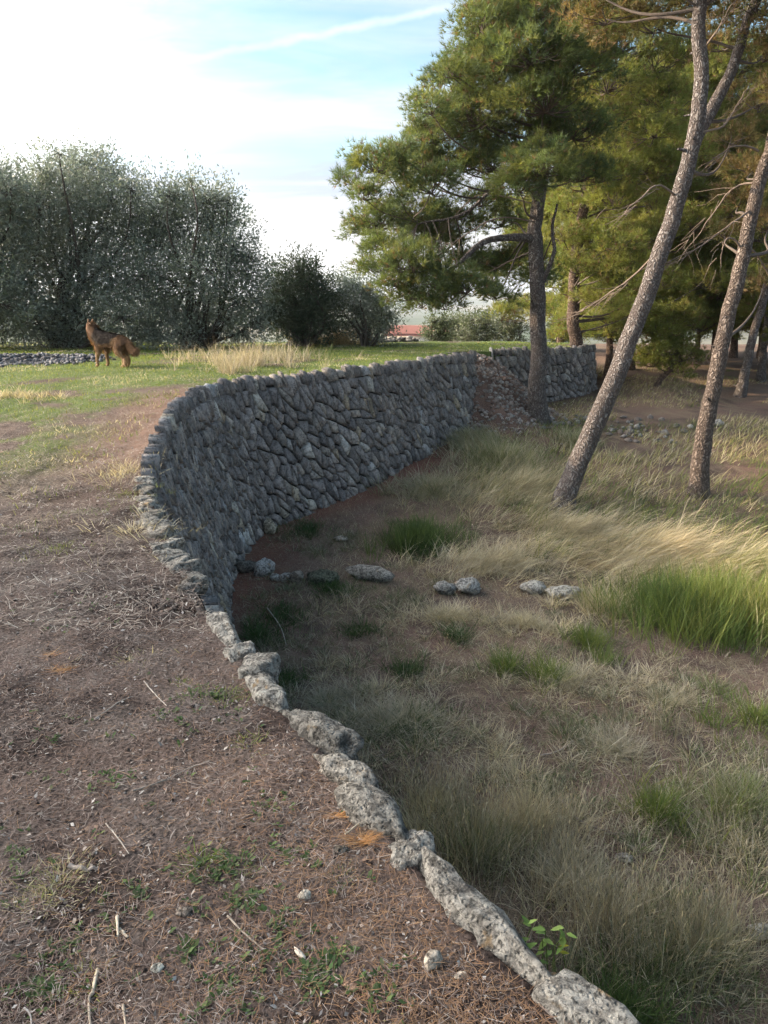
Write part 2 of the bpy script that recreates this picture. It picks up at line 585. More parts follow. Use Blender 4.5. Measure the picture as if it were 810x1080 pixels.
# far terrain: falls away from the hilltop to a plain, low hills on the horizon
rs = np.array([30, 36, 42, 50, 60, 75, 95, 130, 180, 260, 380, 550, 800, 1200, 1700, 2300, 2900, 3400, 3900, 4400, 4900, 5500, 6300, 7500, 9000.0])
th = np.linspace(0, 2 * np.pi, 241)
RR, TH = np.meshgrid(rs, th, indexing='ij')
Z = np.interp(RR, [30, 42, 60, 95, 180, 400, 900, 2500], [-4.5, -6.0, -8.5, -12, -20, -36, -50, -52])
hills = sstep(2600, 4700, RR) * (70 + 75 * vnoise(np.cos(TH) * 9 + 20, np.sin(TH) * 9, RR / 2500, 4) + 30 * (vnoise(np.cos(TH) * 30, np.sin(TH) * 30, RR / 900, 3) - .5))
Z = Z + hills * 0.55
X, Y = RR * np.sin(TH), RR * np.cos(TH)
nn = vnoise(X / 260.0, Y / 260.0, 0, 5)
col = np.array((0.055, 0.075, 0.035)) + (np.array((0.20, 0.17, 0.12)) - np.array((0.055, 0.075, 0.035))) * sstep(0.5, 0.68, nn)[..., None]
V = np.stack((X, Y, Z), -1).reshape(-1, 3)
far = np_mesh('terrain', V, grid_faces(len(rs), len(th))[:, ::-1], M_FAR, None, col.reshape(-1, 3), True)
tag(far, 'wooded plain and low hazy hills beyond the trees', 'terrain', None, 'structure')

# ------------------------------------------------------------------ the curved stone wall
def poly_clip(poly, a, b, c):
    """Keep the part of the polygon with a*x + b*y <= c."""
    out = []
    for i in range(len(poly)):
        p, q = poly[i], poly[(i + 1) % len(poly)]
        dp, dq = a * p[0] + b * p[1] - c, a * q[0] + b * q[1] - c
        if dp <= 0:
            out.append(p)
        if (dp < 0 < dq) or (dq < 0 < dp):
            f = dp / (dp - dq)
            out.append((p[0] + (q[0] - p[0]) * f, p[1] + (q[1] - p[1]) * f))
    return out


def voronoi_cells(pts, box, reach):
    pts = np.asarray(pts)
    cells = []
    for p in pts:
        d = np.abs(pts - p)
        nb = pts[(d[:, 0] < reach) & (d[:, 1] < reach)]
        nb = nb[np.argsort(((nb - p) ** 2).sum(1))][1:24]
        poly = [(box[0], box[1]), (box[2], box[1]), (box[2], box[3]), (box[0], box[3])]
        for q in nb:
            m = (p + q) / 2
            n = q - p
            poly = poly_clip(poly, n[0], n[1], n @ m)
            if len(poly) < 3:
                break
        cells.append(poly)
    return cells


def shrink(poly, g):
    """Inset a convex polygon by g."""
    P = np.array(poly)
    area = 0.5 * np.sum(P[:, 0] * np.roll(P[:, 1], -1) - np.roll(P[:, 0], -1) * P[:, 1])
    if area < 0:
        P = P[::-1]
    out = [tuple(p) for p in P]
    for i in range(len(P)):
        a, b = P[i], P[(i + 1) % len(P)]
        e = b - a
        L = np.hypot(*e)
        if L < 1e-6:
            continue
        n = np.array((e[1], -e[0])) / L
        out = poly_clip(out, n[0], n[1], n @ a - g)
        if len(out) < 3:
            return None
    Q = [out[0]]
    for p in out[1:]:
        if np.hypot(p[0] - Q[-1][0], p[1] - Q[-1][1]) > 0.012:
            Q.append(p)
    return np.array(Q) if len(Q) >= 3 else None


class WallFace:
    """Maps (along, down) to a battered wall face above a plan curve."""
    def __init__(self, plan, batter=0.22, top=z_up, lift=0.0):
        self.p = np.asarray(plan)
        seg = np.hypot(*np.diff(self.p, axis=0).T)
        self.s = np.concatenate(([0], np.cumsum(seg)))
        t = unit(np.gradient(self.p, axis=0))
        for _ in range(6):
            t[1:-1] = unit(t[:-2] + t[1:-1] * 2 + t[2:])
        self.nrm = np.stack((t[:, 1], -t[:, 0]), 1)
        self.batter, self.lift = batter, lift
        self.L = self.s[-1]

    def __call__(self, s, v, out=0.0):
        s, v = np.asarray(s, float), np.asarray(v, float)
        x, y = np.interp(s, self.s, self.p[:, 0]), np.interp(s, self.s, self.p[:, 1])
        n = unit(np.stack((np.interp(s, self.s, self.nrm[:, 0]), np.interp(s, self.s, self.nrm[:, 1])), -1))
        o = np.asarray(out) + self.batter * np.maximum(v, 0)
        top = z_rim(y) + 0.02 + self.lift
        return np.stack((x + n[..., 0] * o, y + n[..., 1] * o, top - v), -1)

    def depth(self, s):
        p = self(s, 0.0)
        return p[..., 2] - z_low(p[..., 0] + 0.4, p[..., 1])


STONE_COLS = [(0.34, 0.298, 0.27), (0.40, 0.35, 0.315), (0.265, 0.237, 0.22), (0.45, 0.39, 0.33), (0.37, 0.32, 0.285), (0.295, 0.257, 0.228)]
PALE = [(0.58, 0.51, 0.41), (0.62, 0.57, 0.50), (0.48, 0.39, 0.28), (0.54, 0.52, 0.50)]


def stone_geo(wf, poly, depth, tint, rough=0.016):
    """A face stone: a chipped outline at the joint, sloping rim and an uneven front."""
    P0 = np.array(poly)
    if len(P0) > 8:
        P0 = P0[np.sort(RNG.choice(len(P0), 8, replace=False))]
    c = P0.mean(0)
    P = []
    for i in range(len(P0)):                          # break each edge with a chipped middle point
        a, b = P0[i], P0[(i + 1) % len(P0)]
        P.append(a + (c - a) * RNG.uniform(0, 0.10))
        if np.hypot(*(b - a)) > 0.05:
            m = a + (b - a) * RNG.uniform(0.3, 0.7)
            P.append(m + (c - m) * RNG.uniform(0.0, 0.13))
    P = np.array(P)
    n = len(P)
    tilt = RNG.uniform(-0.15, 0.15, 2)
    rings = []
    for k, d in ((1.0, -0.09), (0.90, depth)):
        q = c + (P - c) * k
        dd = d + ((q - c) @ tilt + RNG.uniform(-rough, rough, n) if d > 0 else 0)
        rings.append(wf(q[:, 0], q[:, 1], dd))
    mid = wf(c[0], c[1], depth + RNG.uniform(-0.3, 1) * rough)
    V = np.vstack((*rings, mid[None]))
    F = []
    for i in range(n):
        j = (i + 1) % n
        F += [(i, j, n + j), (i, n + j, n + i)]
    F += [(n + i, n + (i + 1) % n, 2 * n) for i in range(n)]
    return V, np.array(F)[:, ::-1], np.array(tint)


def wall_stones(wf, s0, s1, dmax, w0, h0, cope, cope_from):
    """Random fieldwork of slanting stones below a row of upright coping stones; returns [(V, F, tint, middle)]."""
    pts = []
    rows = int(dmax / h0) + 1
    sh = 0.30
    for r in range(rows):
        s = s0 - w0 * 3
        while s < s1 + w0:
            dv = (r + 0.5) * h0 + RNG.uniform(-0.5, 0.5) * h0
            pts.append(((s + RNG.uniform(-0.35, 0.35) * w0) / w0, dv / h0))
            if RNG.random() < 0.16:
                pts.append((pts[-1][0] + RNG.uniform(0.25, 0.5), pts[-1][1] + RNG.uniform(-0.4, 0.4)))
            s += w0 * RNG.choice((0.45, 0.75, 1.0, 1.4, 2.1))
    cells = voronoi_cells(pts, (s0 / w0 - 4, -0.45, s1 / w0 + 4, dmax / h0 + 1), 3.6)
    cells = [[(a * w0 + sh * (b * h0), cope + b * h0) for a, b in c] for c in cells if len(c) >= 3]
    out = []
    s = s0
    while s < s1:                                     # coping: slabs set on edge
        wd = RNG.choice((0.06, 0.09, 0.13, 0.2)) * RNG.uniform(0.8, 1.2)
        j = RNG.uniform(-0.05, 0.045)
        sl = RNG.uniform(0.0, 0.07)
        lo = cope + RNG.uniform(-0.12, 0.05)
        if s > cope_from:
            cells.append([(s, -0.02 + j), (s + wd * 0.5, -0.05 + j), (s + wd, -0.01 + j), (s + wd + sl, lo), (s + sl, lo)])
        s += wd
    for poly in cells:
        if len(poly) < 3:
            continue
        q = shrink(poly, RNG.uniform(0.001, 0.006))
        if q is None:
            continue
        c = q.mean(0)
        if c[0] < s0 or c[0] > s1 or c[1] > wf.depth(c[0]) + 0.35:
            continue
        q[:, 0] = np.clip(q[:, 0], s0, s1)
        pale = vnoise(c[0] * 1.7, c[1] * 0.5 + 3, 0, 2)
        t = pick(PALE, 1, 0.15)[0] if RNG.random() < (0.035 + 0.16 * (pale > 0.62)) else pick(STONE_COLS, 1, 0.22)[0]
        V, F, t = stone_geo(wf, q, RNG.uniform(0.02, 0.048), t)
        out.append((V, F, t, wf(c[0], c[1]), c))
    return out


def build_wall(root, wf, s0, s1, dmax, w0, h0, cope, show, cope_from=-9.0):
    st = wall_stones(wf, s0, s1, dmax, w0, h0, cope, cope_from)
    # the largest in view become single stones
    def size(q):
        V, mid = q[0], q[3]
        toc = CAM - mid
        c2 = wf(q[4][0], q[4][1], 0.1)
        n = unit(c2 - mid)
        face = max(0.0, float(n @ unit(toc)))
        a, b = to_px(V)
        if not ((0 < a.mean() < PW) and (0 < b.mean() < PH) and face > 0.01):
            return 0
        if q[3][1] < 7.2:
            return 0
        return (np.ptp(a) * np.ptp(b))
    st.sort(key=size, reverse=True)
    rest = Geo()
    for i, (V, F, t, mid, c) in enumerate(st):
        if i < show and size(st[i]) > 0:
            np_mesh('stone', V, F, M_STONE, root, np.broadcast_to(t, (len(V), 3)))
        else:
            rest.add(V, F, t)
    if rest.n:
        o = rest.build('wall_stones', M_STONE, root)
        o['kind'] = 'stuff'
    # dark earth core behind the joints
    s = np.linspace(s0, s1, int((s1 - s0) / 0.15) + 2)
    v = np.linspace(0.10, dmax + 0.3, 12)
    S, Vv = np.meshgrid(s, v, indexing='ij')
    P = wf(S, Vv, -0.045)
    np_mesh('core', P.reshape(-1, 3), grid_faces(len(s), len(v)), M_SOIL, root,
            np.broadcast_to((0.030, 0.026, 0.024), (P.size // 3, 3)), True)


WF = WallFace(WALL_PLAN)
wall = thing('stone_wall', 'long curved grey dry-stone retaining wall with upright coping stones', 'wall', (*WALL_PLAN[200], -2.4))
s_gap = np.interp(NOTCH[1], WALL_PLAN[:, 1], WF.s)
S_CAP_END = np.interp(up(158, 505)[1], WALL_PLAN[:, 1], WF.s)
build_wall(wall, WF, 0.0, WF.L, 2.75, 0.135, 0.235, 0.25, 300, S_CAP_END - 0.1)
# return face at the broken end of the wall
end_n = WF.nrm[-1]
ret = np.array([CORNER + np.array((0.0, 0.0)), CORNER + np.array((-0.42, 0.55))])
WF2 = WallFace(spline(ret, 8), 0.12)

FAR_PLAN = spline(FAR_EDGE[2:6], 60)
WF3 = WallFace(FAR_PLAN, 0.1)
wall2 = thing('stone_wall', 'short shaded stretch of dry-stone wall beyond the rubble breach, behind the pine', 'wall', (*FAR_PLAN[30], -1.4))
build_wall(wall2, WF3, 0.0, WF3.L, 1.9, 0.16, 0.22, 0.24, 80)


# ------------------------------------------------------------------ rocks
def rock_verts(size, seed, sub=3, rough=0.35, flat=0.0):
    bm = bmesh.new()
    bmesh.ops.create_icosphere(bm, subdivisions=sub, radius=1.0)
    V = np.array([v.co[:] for v in bm.verts])
    F = np.array([[v.index for v in f.verts] for f in bm.faces])
    bm.free()
    d = unit(V)
    # facets first, then pits and lumps
    r = np.random.default_rng(seed)
    rad = np.ones(len(V)) * 1.0
    for _ in range(9):
        n = unit(r.normal(size=3))
        c = r.uniform(0.62, 0.92)
        dn = d @ n
        rad = np.where(dn > 1e-3, np.minimum(rad, c / np.maximum(dn, 1e-3)), rad)
    rad = rad * (1 + rough * (vnoise(d[:, 0] * 2.2 + seed, d[:, 1] * 2.2, d[:, 2] * 2.2, 4) - 0.5))
    rad = rad * (1 - 0.22 * rough * np.abs(vnoise(d[:, 0] * 6 + seed, d[:, 1] * 6, d[:, 2] * 6, 3) - 0.5) * 4)
    return d * rad[:, None] * np.array(size), F


def rotz(V, a):
    c, s = math.cos(a), math.sin(a)
    return V @ np.array(((c, s, 0), (-s, c, 0), (0, 0, 1)))


def rock(name, pos, size, seed, mat, parent=None, rz=0.0, sub=3, tint=(1, 1, 1), rough=0.35, tilt=0.0):
    V, F = rock_verts(size, seed, sub, rough)
    if tilt:
        c, s = math.cos(tilt), math.sin(tilt)
        V = V @ np.array(((1, 0, 0), (0, c, s), (0, -s, c)))
    V = rotz(V, rz) + np.array(pos)
    return np_mesh(name, V, F, mat, parent, np.broadcast_to(tint, (len(V), 3)), True, None if parent is not None else tuple(pos))


# rough capping rocks along the near edge (a row of its own, set on top of the wall)
def slab_verts(size, seed, sub=4, rough=0.3):
    """A boxy weathered slab with chipped edges and a pitted crust."""
    bm = bmesh.new()
    bmesh.ops.create_icosphere(bm, subdivisions=sub, radius=1.0)
    V = np.array([v.co[:] for v in bm.verts])
    F = np.array([[v.index for v in f.verts] for f in bm.faces])
    bm.free()
    d = unit(V)
    rad = (np.abs(d) ** 5).sum(1) ** -0.2
    r = np.random.default_rng(seed)
    for _ in range(7):
        n = unit(r.normal(size=3) * np.array((1.0, 0.8, 0.35)))
        dn = d @ n
        rad = np.where(dn > 1e-3, np.minimum(rad, r.uniform(0.66, 1.05) / np.maximum(dn, 1e-3)), rad)
    P = d * rad[:, None] * np.array(size)
    q = P * 9 + seed * 3.1
    low_ = vnoise(q[:, 0], q[:, 1], q[:, 2], 3) - 0.5
    q = P * 24 + seed
    mid_ = vnoise(q[:, 0], q[:, 1], q[:, 2], 3)
    pit = -np.abs(mid_ - 0.5) * 2
    amp = min(size)
    q = P * 4.5 + seed * 1.7
    big_ = vnoise(q[:, 0], q[:, 1], q[:, 2], 2) - 0.5
    P = P + d * (big_ * 1.5 * rough * amp + low_ * 1.5 * rough * amp + (pit + 0.25) * rough * amp * 1.1)[:, None]
    return P, F


cap_root = thing('wall_capping', 'row of rough pitted limestone rocks capping the near edge of the wall', 'wall',
                 (*EDGE[3], 0.0))
s = np.interp(-1.0, WALL_PLAN[:, 1], WF.s)
i = 0
while s < S_CAP_END:
    p = WF(s, 0.0)
    near = p[1] < NOTCH[1]
    L = RNG.choice((0.16, 0.26, 0.38, 0.52)) * RNG.uniform(0.85, 1.15) if near else RNG.uniform(0.07, 0.17)
    pm = WF(s + L / 2, 0.0)
    tg = WF(s + L, 0.0) - WF(s, 0.0)
    a = math.atan2(tg[1], tg[0])
    if abs((s + L / 2) - s_gap) > 0.12 + L * 0.3:
        wid = RNG.uniform(0.048, 0.095) if near else RNG.uniform(0.06, 0.12)
        n = np.interp(s + L / 2, WF.s, WF.nrm[:, 0]), np.interp(s + L / 2, WF.s, WF.nrm[:, 1])
        inn = (0.03 if near else -0.01) - wid * 0.6 + RNG.uniform(-0.03, 0.03)
        hz_ = 0.075 if near else 0.06
        pos = np.array((pm[0] + n[0] * inn, pm[1] + n[1] * inn, float(z_up(pm[0], pm[1])) - hz_ + (0.034 if near else 0.022) + RNG.uniform(-0.022, 0.022)))
        V, F = slab_verts((L * 0.60, wid, hz_), 100 + i, 4, 0.44)
        tl = RNG.normal(0, 0.10)
        V = V @ np.array(((1, 0, 0), (0, math.cos(tl), math.sin(tl)), (0, -math.sin(tl), math.cos(tl))))
        V = rotz(V, a + RNG.normal(0, 0.14)) + pos
        np_mesh('capping_stone', V, F, M_ROCK, cap_root, np.broadcast_to(np.array((1, 1, 1)) * RNG.uniform(0.62, 1.12) * np.array((1.0, 0.97, 0.92)), (len(V), 3)), True)
    s += L * 0.93
    i += 1

# the line of fallen stones across the lower ground, and single ones
def ground_rock(px, py, w, h, seed, label, zf=low, cat='stone', name='stone', depth=None, tint=(1, 1, 1), rz=0.0, group=None, mat=None, sub=3, rough=0.6, bury=0.22):
    p = zf(px, py)
    o = rock(name, (p[0], p[1], p[2] + h * (0.5 - bury)), (w / 2, (depth or w * 0.7) / 2, h / 2), seed, mat or M_ROCK, None, rz, sub, tint, rough)
    return tag(o, label, cat, group)


G_ROW = 'stones of the old footing across the lower ground'
ground_rock(258, 602, 0.42, 0.24, 1, 'dark mossy stone against the wall foot at the start of the stone row', tint=(.5, .48, .45), group=G_ROW)
ground_rock(280, 606, 0.36, 0.36, 2, 'tallest pale angular stone of the row near the wall foot', group=G_ROW, rz=0.5, tint=(1.1, 1.1, 1.15))
ground_rock(291, 612, 0.18, 0.15, 3, 'small pale round stone leaning on the tallest stone of the row', group=G_ROW, tint=(1.15, 1.15, 1.15))
ground_rock(302, 612, 0.26, 0.16, 4, 'low pale stone between the small round one and the brown block', group=G_ROW, tint=(1.15, 1.12, 1.1))
ground_rock(314, 615, 0.24, 0.26, 5, 'squarish brown-grey block in the stone row', group=G_ROW, tint=(.75, .68, .62))
ground_rock(340, 614, 0.5, 0.28, 6, 'dark moss-covered stone half hidden in weeds in the row', group=G_ROW, tint=(.35, .38, .3))
ground_rock(388, 611, 0.78, 0.28, 7, 'long flat grey slab lying in the stone row', group=G_ROW, rz=-0.35, depth=0.3, tint=(.95, .93, .9))
ground_rock(468, 625, 0.34, 0.22, 8, 'grey stone in dry grass at the middle of the row', group=G_ROW, tint=(.9, .9, .9))
ground_rock(492, 625, 0.40, 0.28, 9, 'larger pale stone in dry grass at the middle of the row', group=G_ROW, tint=(1.1, 1.1, 1.1))
ground_rock(562, 625, 0.42, 0.22, 10, 'white-topped stone in the grass near the end of the row', group=G_ROW, tint=(1.25, 1.25, 1.22))
ground_rock(596, 629, 0.55, 0.20, 12, 'last thin flat stone at the grassy end of the row', group=G_ROW, tint=(1.2, 1.2, 1.15))
ground_rock(285, 563, 0.24, 0.34, 13, 'pale upright stone standing at the foot of the curved wall', tint=(1.2, 1.12, 0.95), depth=0.16, bury=0.1)
ground_rock(360, 569, 0.26, 0.07, 14, 'thin pale flake lying on red soil near the wall', tint=(1.3, 1.2, 1.1))
ground_rock(658, 906, 0.15, 0.06, 15, 'small pale stone lying among dry weeds', tint=(1.2, 1.15, 1.1))
ground_rock(800, 985, 0.20, 0.10, 16, 'pale stone at the edge of the dry grass', tint=(1.3, 1.25, 1.2))
ground_rock(757, 449, 0.35, 0.2, 17, 'small grey stone on bare soil behind the brown pine', tint=(1.1, 1.1, 1.1))
ground_rock(321, 948, 0.040, 0.034, 21, 'small round beige pebble in the needle litter', up, 'pebble', 'pebble', tint=(1.86, 1.71, 1.52), sub=3, rough=0.2, bury=0.15)
ground_rock(457, 1018, 0.058, 0.045, 22, 'larger oval beige pebble near the capping stones', up, 'pebble', 'pebble', depth=0.045, tint=(1.71, 1.52, 1.32), rough=0.2, rz=1.0, bury=0.15)
ground_rock(486, 1030, 0.036, 0.014, 23, 'flat tan pebble beside the oval pebble', up, 'pebble', 'pebble', tint=(1.63, 1.43, 1.24), rough=0.2, rz=0.4)
ground_rock(359, 899, 0.052, 0.030, 24, 'dark grey cone-like stone below the orange needle bunch', up, 'pebble', 'pebble', tint=(.4, .38, .36), rough=0.6)
ground_rock(371, 1040, 0.045, 0.010, 25, 'pinkish flat stone chip at the bottom of the terrace', up, 'pebble', 'pebble', tint=(1.55, 1.05, 0.78), rough=0.3, rz=-.4)
ground_rock(167, 1022, 0.04, 0.014, 26, 'flat grey pebble right of the long pale stick', up, 'pebble', 'pebble', tint=(1.24, 1.27, 1.21), rough=0.3)
ground_rock(194, 963, 0.06, 0.016, 27, 'flat brownish stone among litter above the weeds', up, 'pebble', 'pebble', tint=(.62, .55, .5), rough=0.4)
ground_rock(196, 622, 0.16, 0.10, 28, 'dark stone sunk in the gap of the capping', up, tint=(.55, .52, .5), bury=0.5)

exec_later = []


# rubble: earth slope and stones where the wall has fallen
def breach(x, y):
    """Height of the spilled slope at the wall's broken end."""
    cx, cy = CORNER[0] - 0.1, CORNER[1] + 1.25
    base = z_low(x, y)
    topz = z_up(x, y)
    dx = (x - cx) * 0.80 + (y - cy) * -0.6
    dy = (x - cx) * 0.6 + (y - cy) * 0.80
    f = sstep(2.6, -0.1, dx + 0.25 * (vnoise(x * 2, y * 2, 0, 3) - .5))
    side = sstep(2.0, 0.9, np.abs(dy + 0.1))
    return base + (topz - 0.02 - base) * f * side + (vnoise(x * 5, y * 5, 4, 3) - .5) * 0.10 - 0.05


gx, gy = np.meshgrid(np.linspace(CORNER[0] - 1.4, CORNER[0] + 3.4, 70), np.linspace(CORNER[1] - 1.6, CORNER[1] + 4.2, 80), indexing='ij')
gz = breach(gx, gy)
cc = np.array((0.20, 0.12, 0.09)) * (0.6 + 0.8 * vnoise(gx * 3, gy * 3, 0, 3))[..., None]
slope = np_mesh('spilled_earth', np.stack((gx, gy, gz), -1).reshape(-1, 3), grid_faces(70, 80)[:, ::-1], M_SOIL, None, cc.reshape(-1, 3), True)
tag(slope, 'slope of red earth spilled through the breach in the wall', 'earth', None, 'structure')


def rubble(name, label, pos, sizes, cols, n_tint=0.25):
    g = Geo()
    protos = [rock_verts((1, 1, 1), 300 + q, 1, 0.5) for q in range(6)]
    for p, sz in zip(pos, sizes):
        V, F = protos[RNG.integers(6)]
        V = rotz(V * np.array((sz, sz * RNG.uniform(.5, .9), sz * RNG.uniform(.3, .7))), RNG.uniform(0, 6.3))
        g.add(V + p, F, pick(cols, 1, n_tint)[0])
    o = g.build(name, M_STONE)
    return tag(o, label, 'rubble', None, 'stuff')


n = 3200
px = RNG.uniform(CORNER[0] - 0.8, CORNER[0] + 3.0, n)
py = RNG.uniform(CORNER[1] - 1.2, CORNER[1] + 3.4, n)
hz = breach(px, py)
ok = hz > z_low(px, py) + 0.02 - (RNG.random(n) < 0.12)
pos = np.stack((px, py, hz + 0.01), 1)[ok]
rubble('rubble', 'rubble of brown and pale stones spilled down the breach', pos, RNG.uniform(0.03, 0.11, len(pos)),
       [(0.42, 0.31, 0.25), (0.50, 0.41, 0.34), (0.58, 0.51, 0.44), (0.32, 0.21, 0.16)])
n = 90
c0 = low(640, 452)
pos = np.stack((c0[0] + RNG.normal(0, 0.9, n), c0[1] + RNG.normal(0, 0.7, n), np.zeros(n)), 1)
pos[:, 2] = z_low(pos[:, 0], pos[:, 1]) + 0.03
rubble('rubble', 'scattered pale stones on the ground right of the straight pine', pos, RNG.uniform(0.05, 0.16, n),
       [(0.34, 0.30, 0.26), (0.42, 0.39, 0.35), (0.28, 0.22, 0.18)])
# long low heap by the dark trees
n = 1700
a, b = up(-40, 384), up(96, 379)
tt = RNG.uniform(0, 1, n)
pos = a + (b - a) * tt[:, None] + np.stack((RNG.normal(0, .2, n), RNG.normal(0, .55, n), np.zeros(n)), 1)
hh = 0.22 * np.exp(-((pos[:, 1] - (a + (b - a) * tt[:, None])[:, 1]) / 0.6) ** 2) * (1 - 0.6 * tt)
pos[:, 2] = z_up(pos[:, 0], pos[:, 1]) + hh * RNG.uniform(0.2, 1, n)
rubble('rubble_heap', 'long low heap of grey stones beside the dog under the dark trees', pos, RNG.uniform(0.03, 0.095, n),
       [(0.30, 0.28, 0.27), (0.33, 0.32, 0.31), (0.18, 0.17, 0.17)])
n = 160
a, b = up(305, 364), up(440, 360)
tt = RNG.uniform(0, 1, n)
pos = a + (b - a) * tt[:, None] + RNG.normal(0, .15, (n, 3))
pos[:, 2] = z_up(pos[:, 0], pos[:, 1]) + RNG.uniform(0, 0.12, n)
rubble('rubble', 'thin line of pale stones at the far rim of the grass', pos, RNG.uniform(0.06, 0.2, n), [(0.4, 0.37, 0.33), (0.3, 0.28, 0.26)])


# ------------------------------------------------------------------ trees
def tuft_needles(geo, C, axis, length, tint, k=7, width=0.011, spread=0.5):
    """Needle sprays: k thin triangles fanned round each axis."""
    n = len(C)
    d = unit(np.repeat(axis, k, 0) + RNG.normal(0, spread, (n * k, 3)))
    side = unit(np.cross(d, RNG.normal(size=(n * k, 3)))) * width * 0.5
    b = np.repeat(C, k, 0)
    L = np.repeat(np.broadcast_to(length, (n,)), k)[:, None] * RNG.uniform(0.7, 1.25, (n * k, 1))
    V = np.stack((b - side, b + side, b + d * L), 1).reshape(-1, 3)
    geo.add(V, np.arange(n * k * 3).reshape(-1, 3), np.repeat(np.repeat(tint, k, 0), 3, 0))


NEEDLE_COLS = [(0.11, 0.145, 0.05), (0.14, 0.17, 0.055), (0.08, 0.115, 0.05), (0.18, 0.19, 0.06), (0.11, 0.145, 0.07)]


def branch_path(a, b, sag=0.12, n=10, wiggle=0.05, seed=0):
    a, b = np.asarray(a, float), np.asarray(b, float)
    L = np.linalg.norm(b - a)
    t = np.linspace(0, 1, n)[:, None]
    P = a + (b - a) * t
    P[:, 2] += (-sag * L * 4 * t * (1 - t))[:, 0] * 0.5
    r = np.random.default_rng(seed)
    w1, w2 = r.normal(0, wiggle * L, 3), r.normal(0, wiggle * L * 0.6, 3)
    return P + np.sin(t * math.pi) * w1 + np.sin(t * 2 * math.pi) * w2


def foliage_blob(geo, tw, c, r, dens, needle, k, cols, squash=0.75, sub_r=0.30, brown=0.05, wn=0.011):
    """A pine pad: sub-clumps on the shell of an ellipsoid, each a spray of tufts; twigs lead to them."""
    ns = max(8, int(27 * (r / 0.7) ** 2 * dens))
    d = unit(RNG.normal(size=(ns, 3)))
    d[:, 2] = np.where(d[:, 2] < -0.35, -d[:, 2] * 0.6, d[:, 2])
    d = unit(d)
    rr = r * RNG.uniform(0.50, 1.08, (ns, 1))
    sc = c + d * rr * np.array((1.12, 1.12, squash))
    for q in sc[: max(4, ns // 2)]:
        tube(tw, branch_path(c - np.array((0, 0, 0.15 * r)), q, 0.1, 4, 0.08, int(RNG.integers(1e6))), np.linspace(0.014, 0.005, 4) * (0.6 + r * 0.6), 4, (0.10, 0.075, 0.06), cap=False)
    m = int(19 * (sub_r / 0.30) ** 2)
    C = np.repeat(sc, m, 0)
    out = unit(np.repeat(d, m, 0) * 0.8 + np.array((0, 0, 0.55)))
    offs = RNG.normal(0, sub_r * 0.33, (len(C), 3)) * np.array((1.15, 1.15, 0.75))
    C = C + offs
    ax = unit(out * 0.8 + unit(offs) * 0.6 + RNG.normal(0, 0.2, C.shape))
    base = np.repeat(pick(cols, ns, 0.28), m, 0)
    t = base * (1 + RNG.uniform(-0.15, 0.15, (len(C), 1)))
    br = RNG.random(len(C)) < brown
    t[br] = pick([(0.16, 0.10, 0.05), (0.20, 0.13, 0.07)], int(br.sum()), 0.2)
    tuft_needles(geo, C, ax, needle, t, k, wn)


